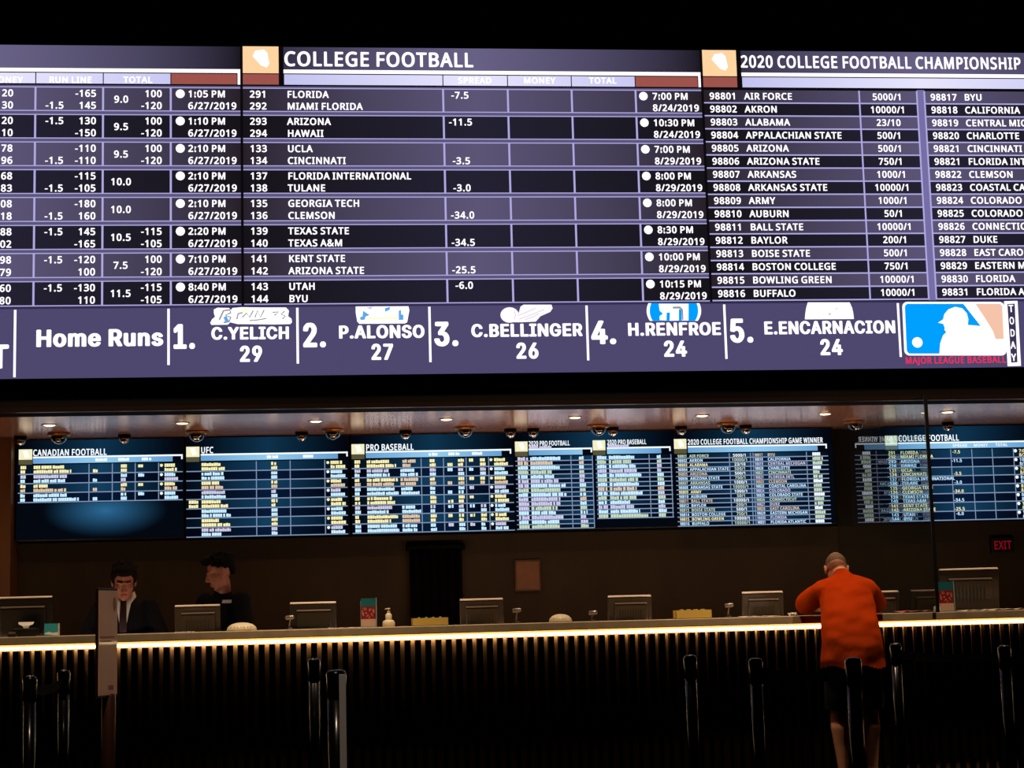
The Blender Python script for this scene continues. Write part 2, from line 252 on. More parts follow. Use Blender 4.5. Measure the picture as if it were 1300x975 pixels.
Be|83|31,-1 45,-1 57,2 63,5 70,12 74,19 74,21 71,24 58,27 49,26 45,20 40,17 36,17 32,19 29,22 27,27 26,31 68,31 73,32 75,34 74,50 73,56 69,63 60,72 54,75 45,77 29,77 15,72 5,63 2,58 -1,48 -1,28 0,21 5,13 10,8 16,3;26,48 29,55 36,60 40,59 43,57 47,48
Bu|84|27,-1 38,-1 46,1 52,0 66,0 71,1 73,3 73,73 71,75 66,77 52,77 47,75 45,73 45,28 42,21 37,17 34,18 31,21 29,26 28,73 26,75 22,77 8,77 3,75 1,73 1,24 3,16 7,9 13,4 18,1
Bn|84|8,0 22,0 26,1 28,3 29,49 32,56 36,59 40,59 42,57 45,50 45,3 47,1 52,0 66,0 71,1 73,3 72,55 70,63 62,72 57,75 45,78 37,78 27,75 22,77 8,77 3,75 1,73 1,3 3,1
Bs|76|26,-1 40,-1 52,2 58,5 65,12 68,19 68,28 65,34 62,38 52,44 32,49 28,52 29,58 33,60 37,59 42,51 47,50 62,52 66,56 66,58 64,64 57,71 52,74 44,77 29,78 17,75 9,70 5,66 0,58 1,46 9,37 21,32 36,28 40,25 40,21 39,19 34,16 29,18 25,24 23,26 19,28 2,25 -2,22 -1,18 1,12 7,6 16,1
B0|92|37,-1 53,0 66,6 71,12 76,19 79,28 81,37 81,63 79,72 75,82 71,88 65,94 58,98 47,101 30,100 23,98 16,93 9,86 5,78 1,62 0,44 1,35 4,25 8,16 12,11 19,4 27,0;40,17 34,22 30,32 28,43 28,57 30,69 34,77 37,81 41,83 47,78 51,70 54,58 54,42 52,32 49,25 45,19
B1|92|12,0 72,0 77,1 79,3 79,15 77,17 72,18 58,18 58,96 55,99 51,100 34,100 30,99 7,82 7,68 10,65 14,65 20,65 30,72 30,18 12,18 8,17 6,15 6,3 8,1
B2|92|10,0 72,0 77,1 79,3 79,15 76,18 72,19 40,19 67,47 73,55 76,62 77,77 75,81 72,88 62,97 47,101 30,100 22,98 16,94 7,85 5,78 4,69 8,66 25,65 29,67 31,69 32,74 34,79 36,82 40,83 46,81 50,73 48,64 43,56 4,14 4,3 6,1
B3|92|35,-1 48,-1 58,2 68,7 74,13 77,19 79,26 79,35 75,45 69,52 64,56 52,60 75,86 75,96 72,99 69,100 11,100 7,98 5,96 5,85 7,83 11,82 40,81 20,59 20,48 25,45 39,45 47,42 50,36 51,30 51,25 48,21 41,17 35,18 30,21 28,29 26,31 21,32 7,32 2,31 0,29 0,24 3,16 11,7 19,2
B4|92|49,0 63,0 68,1 70,3 70,19 78,19 83,22 83,34 78,37 70,38 70,62 68,64 63,65 47,65 64,95 64,96 62,98 58,100 43,100 38,98 36,96 -1,34 -1,22 2,20 6,19 43,19 43,3 45,1;30,37 43,58 43,38
B5|92|35,-1 44,-1 52,0 63,5 72,13 77,22 79,28 78,42 74,51 71,56 63,63 54,67 48,68 33,68 35,82 68,82 72,83 74,85 74,96 72,99 68,100 16,100 11,98 9,96 4,49 8,46 25,44 36,50 43,49 47,46 50,41 51,31 47,21 41,17 39,17 35,19 31,25 30,28 28,30 24,32 6,31 3,28 3,22 7,13 15,6 22,2
B6|92|37,-1 49,-1 62,4 73,14 78,24 78,39 76,47 73,51 64,60 54,64 46,65 66,95 66,96 62,99 44,100 39,98 12,60 7,51 4,42 4,26 6,19 9,13 14,8 21,3 27,0;39,17 34,21 32,25 31,35 34,44 38,47 42,48 46,46 49,42 51,37 51,30 47,21 43,17
B7|92|16,0 31,0 36,1 38,4 79,84 79,96 77,98 72,100 10,100 5,98 3,96 3,85 6,83 10,82 48,81 9,5 9,3 12,1
B8|92|36,-1 52,0 65,4 76,13 80,23 80,34 79,39 75,45 67,53 72,58 76,65 77,76 75,83 73,87 63,96 54,100 47,101 32,101 19,96 9,87 6,82 5,76 5,69 6,63 14,52 7,45 3,39 1,33 1,24 3,19 6,13 16,4 26,0;38,17 32,21 29,26 29,30 31,37 34,40 39,42 43,42 49,39 51,36 53,30 52,26 50,21 46,18;40,61 34,64 33,68 32,73 35,81 42,83 47,81 49,77 50,72 47,64 42,61
B9|92|22,0 38,0 43,1 69,40 76,53 79,65 77,79 72,88 64,95 58,98 47,101 35,101 23,98 16,94 9,87 5,81 4,74 3,65 4,58 8,49 18,40 26,37 36,35 16,6 16,3 18,1;39,52 34,56 32,60 31,69 32,75 35,80 40,83 42,83 48,78 51,72 51,65 49,59 47,55 43,52
B.|44|14,-1 26,0 28,2 33,7 33,16 27,22 20,24 12,23 7,22 2,16 1,8 2,6 7,1
B |34|"""
GLYPH = {}
for _l in GLYPH_DATA.split('\n'):
    _c = _l[:2]; _a, _p = _l[2:].split('|')[1:3]
    loops = [[tuple(int(q) for q in pt.split(',')) for pt in lp.split(' ')] for lp in _p.split(';')] if _p else []
    if loops:
        flat = [p for lp in loops for p in lp]
        tri = tessellate_polygon([[Vector((x, y, 0)) for x, y in lp] for lp in loops]); fs = []
        for a, b, c in tri:
            A, B, C = flat[a], flat[b], flat[c]
            ar = (B[0] - A[0]) * (C[1] - A[1]) - (B[1] - A[1]) * (C[0] - A[0])
            if ar: fs.append((a, b, c) if ar > 0 else (a, c, b))
        GLYPH[_c] = (int(_a), flat, fs)
    else: GLYPH[_c] = (int(_a), [], [])
def text_width(s, cap, font='A'): return sum(GLYPH[font + ch][0] for ch in s) * cap / 100
def text(mb, s, x, z, cap, y, align='l', width=None, font='A', k=0, squeeze=1.0):
    """z is the baseline; width stretches the line to that length"""
    wd = text_width(s, cap, font) * squeeze; sx = squeeze
    if width: sx = squeeze * width / wd; wd = width
    if align == 'c': x -= wd / 2
    elif align == 'r': x -= wd
    q = cap / 100
    for ch in s:
        adv, pts, fs = GLYPH[font + ch]
        if pts: mb.add([(x + a * q * sx, y, z + b * q) for a, b in pts], fs, k)
        x += adv * q * sx
def wordbars(mb, x0, x1, zc, h, y, k, rng):
    """writing too small to make out: a run of letter-sized strokes"""
    x = x0
    while x < x1 - h * 0.3:
        lw = h * rng.uniform(0.5, 0.8); hh = h * rng.choice((1, 1, 1, 0.86))
        mb.rect(x, zc - h / 2, min(x + lw, x1), zc - h / 2 + hh, y, k)
        x += lw + h * (0.07 if rng.random() > 0.12 else 0.34)
# ================================================================== the room
M_black = mat('black_paint', (9, 8, 8), 0.9, spec=0.1)
M_carpet = mat('carpet', (14, 11, 11), 1.0, spec=0.0, grain=0.5, scale=60, bump=0.3)
M_wall = mat('brown_wall', (60, 44, 23), 0.75, spec=0.2, grain=0.25, scale=5, stretch=(1, 1, 0.3))
M_pillar = mat('pillar_veneer', (120, 74, 34), 0.5, spec=0.3, grain=0.35, scale=8, stretch=(1, 1, 0.15))
M_bulk = mat('bulkhead_paint', (20, 16, 13), 0.9, spec=0.1)
M_ceil = mat('glossy_ceiling', (240, 168, 134), 0.2, metal=0.5, grain=0.12, scale=3)
Y_FRONT, Y_BOARD, Y_SLAT, Y_SCREEN, Y_WALL, Z_CEIL = 12.05, 12.2, 12.24, 14.1, 14.32, 2.685

struct(MB().box(-9, -5, -0.2, 11, 15.2, 0).build('floor', M_carpet))
struct(MB().box(-9, -5, 6.8, 11, 12.6, 7.0).build('ceiling', M_black))
struct(MB().box(-9, Y_WALL, 0, 11, 14.7, 2.9).build('wall_back', M_wall))
struct(MB().box(-9.2, -5, 0, -9, 14.7, 7).build('wall_left', M_black))
struct(MB().box(11, -5, 0, 11.2, 14.7, 7).build('wall_right', M_black))
struct(MB().box(-9, -5.2, 0, 11, -5, 7).build('wall_front', M_black))
struct(MB().box(-9, 12.26, Z_CEIL, 11, 12.6, 6.8).build('wall_upper', M_bulk))          # bulkhead that carries the board
struct(MB().box(-9, 12.6, Z_CEIL, 11, Y_WALL, Z_CEIL + 0.12).build('ceiling_booth', M_ceil))
struct(MB().box(-3.4, 13.96, 0, -2.5, Y_WALL, Z_CEIL).build('trim_1', M_pillar))         # pillar at the booth's end
struct(MB().box(-2.5, 14.265, 1.86, 4.24, Y_WALL, Z_CEIL).build('trim_2', M_black))        # black backing of the screens
struct(MB().box(-9, 12.22, Z_CEIL - 0.012, 11, 12.27, Z_CEIL + 0.02).build('trim_3', mat('bronze_edge', (70, 48, 34), 0.35, 0.7)))
# ================================================================== the video wall
B = Y_BOARD
G_white = glow('board_white', (255, 250, 255), 1.25)
G_line = glow('board_line', (176, 170, 226))
G_gap = glow('board_gap', (92, 86, 122))
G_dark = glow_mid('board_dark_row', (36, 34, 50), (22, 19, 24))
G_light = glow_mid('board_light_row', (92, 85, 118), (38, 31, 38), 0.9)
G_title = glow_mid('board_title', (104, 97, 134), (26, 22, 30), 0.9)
G_head = glow_mid('board_header', (232, 230, 254), (186, 186, 238))
G_brown = glow('board_brown', (158, 84, 76))
G_peach = glow('board_peach', (253, 208, 158), 1.05)
G_black = glow('board_black', (12, 10, 14))
G_tick = glow('board_ticker', (78, 71, 110))
G_pink = glow('board_white_pink', (255, 226, 232), 1.1)

wall = thing('video_wall', 'wide lit video wall of betting odds above the counter, with a home run ticker', 'video wall', (1.1, 12.26, 2.9))
MB().box(-3.99, B + 0.004, 2.895, 6.19, 12.26, 5.32).build('cabinet', M_black, wall, 0.004)
P0 = (-3.961, -0.59, 2.781)                       # left end of each odds panel
ROWZ = [4.997 - 0.201 * i for i in range(8)]
def X(px, py): return at(px, py, B)[0]

def panel(i, kind, label=None):
    x0 = P0[i]; x1 = x0 + 3.352
    bg = MB()                                      # k: 0 dark 1 light 2 title 3 header 4 brown 5 gap
    bg.rect(x0 - 0.012, 3.40, x1 + 0.012, 5.308, B, 6)
    bg.rect(x0 + 0.291, 5.138, x1, 5.305, B - 0.001, 2)
    cols = [0.291, 1.441, 1.914, 2.385, 2.86] if kind != 'futures' else [0.291, 3.352]
    for a, b in zip(cols, cols[1:]): bg.rect(x0 + a + 0.004, 5.024, x0 + b - 0.003, 5.101, B - 0.001, 3)
    if kind != 'futures': bg.rect(x0 + 2.864, 5.024, x0 + 3.328, 5.101, B - 0.001, 4)
    bg.rect(x0, 5.024, x0 + 0.256, 5.101, B - 0.001, 4)
    ln = MB()
    ln.rect(x0 + 0.291, 5.108, x1, 5.136, B - 0.003, 1)
    if kind != 'futures': ln.rect(x0 + 3.334, 5.022, x1, 5.136, B - 0.003, 1)
    if kind != 'futures':
        bg.rect(x0, 3.41, x1, 5.012, B - 0.0005, 5)
        for j, z in enumerate(ROWZ):
            bg.rect(x0, z - 0.173, x1, z, B - 0.001, 1 - j % 2)
            ln.rect(x0, z - 0.004, x1, z + 0.003, B - 0.003); ln.rect(x0, z - 0.176, x1, z - 0.169, B - 0.003)
            for c in cols[1:]: ln.rect(x0 + c - 0.007, z - 0.173, x0 + c + 0.007, z, B - 0.003)
    else:
        for j in range(16):
            z = 5.002 - 0.099 * j
            bg.rect(x0, z - 0.099, x1, z, B - 0.001, 1 - j % 2)
            ln.rect(x0, z - 0.103, x0 + 1.63, z - 0.093, B - 0.003); ln.rect(x0 + 1.68, z - 0.103, x1, z - 0.093, B - 0.003)
        bg.rect(x0 + 1.626, 3.41, x0 + 1.682, 5.01, B - 0.0015, 7)
        for c in (1.18, 2.86, 1.624, 1.682): ln.rect(x0 + c - 0.006, 3.418, x0 + c + 0.006, 5.002, B - 0.003)
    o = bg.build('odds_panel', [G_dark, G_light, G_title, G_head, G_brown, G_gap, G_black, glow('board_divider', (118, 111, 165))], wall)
    if label: o['label'] = label
    ln.build('grid_lines', [G_line, G_white], o)
    # logo tile: peach square with a pale folded-page emblem
    lg = MB().rect(x0, 5.108, x0 + 0.256, 5.308, B - 0.002, 0)
    e = [(0.09, 5.275), (0.15, 5.285), (0.175, 5.262), (0.19, 5.18), (0.172, 5.15), (0.13, 5.165), (0.07, 5.235)]
    lg.poly([(x0 + a, b) for a, b in e], B - 0.003, 1)
    lg.build('logo_tile', [G_peach, G_white], o)
    return o
p1 = panel(0, 'baseball', 'left odds panel with run line and total columns')
p2 = panel(1, 'football', 'middle odds panel headed COLLEGE FOOTBALL')
p3 = panel(2, 'futures', 'right odds panel headed 2020 COLLEGE FOOTBALL CHAMPIONSHIP')
YT = B - 0.005
CAP = 0.052
def put(mb, s, px, py, cap=CAP, align='l', pw=None, font='A', k=0, squeeze=1.0, Yp=None):
    Yp = Yp or B
    x, z = at(px, py, Yp)
    wd = at(pw, py, Yp)[0] - x if pw else None
    text(mb, s, x, z - cap / 2, cap, Yp - 0.005, align, wd, font, k, squeeze)
def rowz(j, line): return ROWZ[j] - 0.046 - 0.088 * line
def put_at(mb, s, x, zc, cap=CAP, align='l', squeeze=0.94, k=0): text(mb, s, x, zc - cap / 2, cap, YT, align, None, 'A', k, squeeze)
def dot(mb, x, z, r, k=0): mb.poly([(x + r * math.cos(a * PI / 12), z + r * math.sin(a * PI / 12)) for a in range(24)], YT, k)

# left panel: baseball
t = MB(); x0 = P0[0]
run = [(('', '-165'), ('-1.5', '145')), (('-1.5', '130'), ('', '-150')), (('', '-110'), ('-1.5', '-110')), (('', '-115'), ('-1.5', '-105')),
       (('', '-180'), ('-1.5', '160')), (('-1.5', '145'), ('', '-165')), (('-1.5', '-120'), ('', '100')), (('-1.5', '-130'), ('', '110'))]
tot = [('9.0', '100', '-120'), ('9.5', '100', '-120'), ('9.5', '100', '-120'), ('10.0', '', ''), ('10.0', '', ''), ('10.5', '-115', '-105'), ('7.5', '100', '-120'), ('11.5', '-115', '-105')]
tim = ['1:05 PM', '1:10 PM', '2:10 PM', '2:10 PM', '2:10 PM', '2:20 PM', '7:10 PM', '8:40 PM']
mon = [('120', '130'), ('120', '-110'), ('178', '196'), ('168', '183'), ('108', '118'), ('188', '102'), ('198', '179'), ('160', '180')]
for j in range(8):
    for l in (0, 1):
        zc = rowz(j, l)
        put_at(t, mon[j][l], X(16.5, 240), zc, align='r')
        if run[j][l][0]: put_at(t, run[j][l][0], X(69, 240), zc, align='c')
        put_at(t, run[j][l][1], X(122.5, 240), zc, align='r')
        if tot[j][1 + l]: put_at(t, tot[j][1 + l], X(206.5, 240), zc, align='r')
        put_at(t, (tim[j], '6/27/2019')[l], X(239, 240), zc)
    put_at(t, tot[j][0], X(154, 240), ROWZ[j] - 0.088, align='c')
    dot(t, X(229, 240), rowz(j, 0), 0.032)
t.build('lettering', G_white, p1)
t = MB()
for s, px in (('MONEY', 8), ('RUN LINE', 90), ('TOTAL', 175.5)): put(t, s, px, 101.5, 0.046, 'c')
t.build('column_titles', G_white, p1)

# middle panel: college football
t = MB()
put(t, 'COLLEGE FOOTBALL', 360.5, 74.8, 0.11, 'l', 602)
ids = [(291, 292), (293, 294), (133, 134), (137, 138), (135, 136), (139, 140), (141, 142), (143, 144)]
teams = [('FLORIDA', 'MIAMI FLORIDA'), ('ARIZONA', 'HAWAII'), ('UCLA', 'CINCINNATI'), ('FLORIDA INTERNATIONAL', 'TULANE'), ('GEORGIA TECH', 'CLEMSON'),
         ('TEXAS STATE', 'TEXAS A&M'), ('KENT STATE', 'ARIZONA STATE'), ('UTAH', 'BYU')]
spr = [('-7.5', ''), ('-11.5', ''), ('', '-3.5'), ('', '-3.0'), ('', '-34.0'), ('', '-34.5'), ('', '-25.5'), ('-6.0', '')]
kick = ['7:00 PM', '10:30 PM', '7:00 PM', '8:00 PM', '8:00 PM', '8:30 PM', '10:00 PM', '10:15 PM']
def fb_rows(tt, fx, fz, cap, place, dots):
    for j in range(8):
        for l in (0, 1):
            zc = fz(j, l)
            place(tt, str(ids[j][l]), fx('id'), zc); place(tt, teams[j][l], fx('name'), zc)
            if spr[j][l]: place(tt, spr[j][l], fx('spread'), zc, 'c')
            place(tt, (kick[j], '8/24/2019' if j < 2 else '8/29/2019')[l], fx('time'), zc)
        dots(tt, fx('dot'), fz(j, 0))
fb_rows(t, lambda c: X({'id': 317.8, 'name': 365.5, 'spread': 587, 'time': 832.5, 'dot': 821}[c], 240), rowz, CAP,
        lambda tt, s, x, zc, al='l': put_at(tt, s, x, zc, CAP, al, 0.95), lambda tt, x, z: dot(tt, x, z, 0.032))
t.build('lettering', G_white, p2)
t = MB()
for s, px in (('SPREAD', 603), ('MONEY', 685), ('TOTAL', 765.5)): put(t, s, px, 102.5, 0.046, 'c')
t.build('column_titles', G_white, p2)

# right panel: championship futures
t = MB()
put(t, '2020 COLLEGE FOOTBALL CHAMPIONSHIP', 940, 78.3, 0.094, 'l', 1296.5)
A1 = 'AIR FORCE,AKRON,ALABAMA,APPALACHIAN STATE,ARIZONA,ARIZONA STATE,ARKANSAS,ARKANSAS STATE,ARMY,AUBURN,BALL STATE,BAYLOR,BOISE STATE,BOSTON COLLEGE,BOWLING GREEN,BUFFALO'.split(',')
O1 = '5000/1,10000/1,23/10,500/1,500/1,750/1,1000/1,10000/1,1000/1,50/1,10000/1,200/1,500/1,750/1,10000/1,10000/1'.split(',')
N2 = '98817,98818,98819,98820,98821,98821,98822,98823,98824,98825,98826,98827,98828,98829,98830,98831'.split(',')
A2 = 'BYU,CALIFORNIA,CENTRAL MICHIGAN,CHARLOTTE,CINCINNATI,FLORIDA INTL,CLEMSON,COASTAL CAROLINA,COLORADO,COLORADO STATE,CONNECTICUT,DUKE,EAST CAROLINA,EASTERN MICHIGAN,FLORIDA,FLORIDA ATLANTIC'.split(',')
for j in range(16):
    zc = 5.002 - 0.099 * j - 0.047
    put_at(t, str(98801 + j), X(905.5, 240), zc); put_at(t, A1[j], X(950, 240), zc, squeeze=0.97)
    put_at(t, O1[j], X(1133, 240), zc, align='c', squeeze=0.92)
    put_at(t, N2[j], X(1188, 240), zc); put_at(t, A2[j], X(1231, 240), zc, squeeze=0.97)
t.build('lettering', G_white, p3)

# ticker strip
tk = MB().rect(-3.98, 2.905, 6.18, 3.402, B, 0).rect(-3.98, 3.396, 6.18, 3.408, B - 0.002, 1).build('ticker_panel', [G_tick, glow('ticker_edge', (52, 46, 80))], wall)
d = MB()
for px, low in ((19, 2.916), (214, 2.99), (377.8, 2.99), (545.8, 2.99), (745.8, 2.99), (921, 2.99), (1142, 2.99)):
    x = X(px, 428); d.rect(x - 0.0085, low, x + 0.0085, 3.39, B - 0.003)
d.build('divider_lines', G_white, tk)
t = MB()
def tick(s, xa, xb, ya, yb):                       # text box in the photograph, set flat on the board
    x, z0 = at(xa, yb, B); x2, z1 = at(xb, ya, B)
    zm = (z0 + z1) / 2; cap = at(xa, ya, B)[1] - z0
    text(t, s, x, at((xa + xb) / 2, (ya + yb) / 2, B)[1] - cap / 2, cap, YT, 'l', x2 - x, 'B')
tick('Home Runs', 45.5, 209, 418, 440)
for s, a in (('1.', (219, 250, 411.5, 443)), ('2.', (384, 416, 410, 441)), ('3.', (551.5, 584, 408.5, 439.5)), ('4.', (751, 784, 407, 437)), ('5.', (926.5, 957.5, 404.5, 435)),
             ('C.YELICH', (268.5, 368.5, 415, 431)), ('29', (304, 335, 439, 459.5)), ('P.ALONSO', (430, 540, 413, 429.5)), ('27', (471, 501, 436.5, 457)),
             ('C.BELLINGER', (598.5, 740, 411, 427.5)), ('26', (655, 685.5, 435, 455.5)), ('H.RENFROE', (797, 916, 409.5, 426)), ('24', (842.5, 873, 432.5, 453)),
             ('E.ENCARNACION', (970, 1137.5, 407.5, 424)), ('24', (1041, 1070.5, 430.5, 451))): tick(s, *a)
tick('T', -12, 13.5, 437.5, 468); tick('U', -24, 2.5, 397, 427)
t.build('lettering', G_white, tk)

# emblems beside the players' names
def emblem(polys, mats, name='team_emblem', holes=None):
    e = MB()
    for i, (k, pts) in enumerate(polys): e.poly([at(a, b, B) for a, b in pts], B - 0.004 - 0.0012 * i, k)
    return e.build(name, mats, tk)
def zp(ox, oy, s, pts): return [(ox + a / s, oy + b / s) for a, b in pts]
def ell(cx, cy, rx, ry, n=24): return [(cx + rx * math.cos(2 * PI * i / n), cy + ry * math.sin(2 * PI * i / n)) for i in range(n)]
def stroke(pts, wd):
    L, R = [], []
    for i, p in enumerate(pts):
        a = pts[max(i - 1, 0)]; b = pts[min(i + 1, len(pts) - 1)]; dx, dy = b[0] - a[0], b[1] - a[1]; n = math.hypot(dx, dy) or 1
        L.append((p[0] - dy / n * wd / 2, p[1] + dx / n * wd / 2)); R.append((p[0] + dy / n * wd / 2, p[1] - dx / n * wd / 2))
    return L + R[::-1]
G_grey = glow('emblem_grey', (150, 150, 160)); G_blue = glow('emblem_blue', (0, 160, 255)); G_cream = glow('emblem_cream', (255, 250, 205), 1.1)
G_dblue = glow('emblem_deep_blue', (96, 168, 236)); G_sand = glow('emblem_peach', (246, 196, 170)); G_red = glow('emblem_red', (240, 46, 92))
G_ink = glow('emblem_ink', (60, 52, 84)); G_mid = glow('emblem_mid_blue', (96, 140, 215))
z = lambda p: zp(240, 380, 6.5, p)
emblem([(0, z([(205, 85), (235, 70), (330, 72), (345, 90), (360, 72), (430, 66), (600, 68), (800, 68), (825, 95), (818, 140), (845, 160), (850, 190), (835, 205), (700, 208), (400, 205), (340, 190), (320, 210), (185, 212), (175, 195), (190, 165), (215, 145), (205, 115)])),
        (1, z(stroke([(250, 170), (285, 95), (335, 88), (345, 112), (300, 132), (345, 150), (330, 185), (285, 192)], 14))),
        (1, z(stroke([(395, 165), (405, 120), (445, 110)], 12))), (1, z(stroke([(440, 150), (475, 115), (500, 150), (530, 95)], 11))),
        (1, z(stroke([(545, 150), (565, 95), (590, 150), (620, 90)], 11))), (1, z(stroke([(690, 110), (740, 105), (705, 135)], 11))),
        (1, z(stroke([(790, 100), (760, 125), (795, 140), (770, 165)], 11))), (1, z(stroke([(500, 178), (570, 172), (640, 160)], 9))),
        (2, z([(425, 78), (500, 78), (495, 100), (440, 112)])), (3, z([(285, 150), (310, 140), (330, 180), (300, 190)]))],
       [G_white, G_grey, G_cream, G_dblue])
z = lambda p: zp(420, 380, 6.5, p)
emblem([(0, z([(205, 60), (640, 58), (648, 90), (630, 190), (610, 200), (235, 203), (218, 185), (205, 110)])),
        (1, z([(265, 95), (320, 130), (285, 145), (280, 170), (245, 172), (240, 150), (262, 140)])), (1, z([(445, 75), (490, 62), (485, 88), (448, 105)])),
        (1, z([(560, 95), (580, 90), (580, 125), (600, 130), (598, 172), (560, 172)])), (2, z([(290, 70), (345, 62), (330, 85)])),
        (3, z([(300, 150), (545, 145), (545, 165), (300, 170)]))], [G_white, G_dblue, glow('emblem_violet', (205, 190, 240)), G_cream])
z = lambda p: zp(600, 380, 6.5, p)
emblem([(0, z(ell(305, 130, 76, 64))), (0, z([(290, 190), (375, 130), (395, 60), (420, 45), (650, 45), (660, 75), (640, 105), (560, 140), (520, 185), (400, 190)])),
        (1, z(stroke([(370, 135), (450, 105), (520, 75)], 6))), (1, z(stroke([(385, 165), (480, 130), (590, 85)], 6))), (1, z(stroke([(345, 100), (352, 130), (345, 165)], 6))),
        (1, z(stroke([(430, 170), (500, 145), (545, 120)], 6)))], [glow('emblem_soft_white', (255, 240, 248), 1.15), glow('emblem_pale_grey', (214, 205, 222))])
z = lambda p: zp(780, 380, 6.5, p)
arc = lambda rx: [(490 + rx * math.cos(a), 95 + 175 * math.sin(a)) for a in [(-0.36 + 0.86 * i / 8) for i in range(9)]]
arcl = lambda rx: [(490 - rx * math.cos(a), 95 + 175 * math.sin(a)) for a in [(-0.36 + 0.86 * i / 8) for i in range(9)]]
emblem([(0, z(arc(225) + arcl(225)[::-1])), (1, z(arc(200) + arcl(200)[::-1])),
        (0, z([(365, 38), (610, 38), (610, 175), (555, 175), (552, 90), (530, 80), (530, 175), (455, 178), (458, 110), (430, 110), (428, 175), (372, 172), (372, 140), (400, 120), (372, 95)])),
        (2, z([(480, 62), (540, 60), (565, 85), (568, 170), (556, 170), (552, 95), (535, 78), (480, 78)]))], [G_white, G_blue, G_grey])
z = lambda p: zp(960, 380, 6.5, p)
emblem([(0, z([(425, 26), (770, 26), (790, 70), (800, 115), (805, 163), (400, 166), (405, 110), (413, 65)])), (1, z([(590, 118), (612, 108), (620, 132), (596, 132)])),
        (1, z([(650, 75), (668, 72), (666, 84), (652, 86)]))], [G_white, glow('emblem_pale_tan', (222, 214, 200))])
z = lambda p: zp(1120, 375, 7.222, p)
def rrect(x0, y0, x1, y1, r):
    out = []
    for cx, cy, a0 in ((x1 - r, y0 + r, -90), (x1 - r, y1 - r, 0), (x0 + r, y1 - r, 90), (x0 + r, y0 + r, 180)):
        out += [(cx + r * math.cos(math.radians(a0 + 15 * i)), cy + r * math.sin(math.radians(a0 + 15 * i))) for i in range(7)]
    return out
# the two sides run in slightly on the board: outline given by its four corners
def warp(p): 
    u = (p[0] - 180) / 940.0; v = (p[1] - 60) / 490.0
    return (180 + 940 * u + 22 * v, p[1])
wz = lambda pts: z([warp(p) for p in pts])
emblem([(0, wz(rrect(180, 60, 1118, 552, 48))), (1, wz(rrect(203, 78, 1096, 535, 34))),
        (0, wz([(738, 76), (860, 76), (1100, 402), (1104, 500), (1092, 540), (500, 540), (512, 440), (540, 370), (572, 338), (556, 318), (560, 300), (548, 262), (500, 252), (548, 222), (562, 172), (600, 130), (665, 106), (728, 120), (768, 165), (780, 222), (772, 272), (890, 282)])),
        (2, wz([(850, 79), (1062, 79), (1085, 90), (1095, 115), (1095, 402), (1020, 402), (1000, 330), (920, 190)])),
        (0, wz(ell(302, 433, 48, 48)))], [G_white, G_blue, G_sand], 'league_emblem')
e = MB()
x, zz = at(1149, 457.6, B); text(e, 'MAJOR LEAGUE BASEBALL', x, zz - 0.026, 0.05, B - 0.004, 'l', X(1277.5, 457) - x, 'A')
e.build('league_name', G_red, tk)
e = MB()
q = [at(1274.5, 382.5, B), at(1291.5, 382, B), at(1296, 464.5, B), at(1279, 465, B)]
e.poly(q[::-1], B - 0.003, 0)
q = [at(1278.5, 386, B), at(1288, 385.5, B), at(1291.5, 460, B), at(1283.5, 460.5, B)]
e.poly(q[::-1], B - 0.004, 1)
for i, ch in enumerate('TODAY'):
    x, zz = at(1283.6 + 0.85 * i, 392 + 15.5 * i, B); text(e, ch, x, zz - 0.026, 0.055, B - 0.0055, 'c', 0.04, 'A', 2)
e.build('today_tab', [G_white, G_ink, G_white], tk)
# ================================================================== wall screens behind the counter
S = Y_SCREEN
S_dark = glow_mid('screen_dark_row', (8, 26, 54), (2, 5, 14), 1.4)
S_light = glow_mid('screen_light_row', (20, 62, 94), (4, 11, 24), 1.4)
S_title = glow_mid('screen_title', (14, 50, 76), (3, 5, 12), 1.5)
S_head = glow_mid('screen_header', (150, 205, 240), (92, 150, 205))
S_headt = glow('screen_header_text', (225, 240, 255))
S_logo = glow('screen_logo', (244, 240, 200)); S_logo2 = glow('screen_logo_mark', (255, 252, 240), 1.1)
S_olive = glow('screen_olive', (88, 84, 58))
S_line = glow('screen_line', (128, 150, 182)); S_white = glow('screen_white', (240, 248, 255), 1.1)
S_yel = glow('screen_yellow_text', (240, 230, 172), 1.15); S_blu = glow('screen_blue_text', (190, 226, 255), 1.2); S_grn = glow('screen_green_text', (200, 220, 190))
S_lil = glow('screen_lilac_text', (210, 205, 235)); S_tan = glow('screen_tan_text', (226, 200, 170))
S_glow = glow_mid('screen_empty_glow', (44, 104, 148), (4, 8, 16), 1.5, radial=True)
S_blank = glow('screen_blank', (4, 8, 16))
M_bezel = mat('screen_bezel', (8, 8, 10), 0.35)
TEXT_MATS = [S_white, S_yel, S_blu, S_grn, S_lil, S_tan]
rng = random.Random(7)
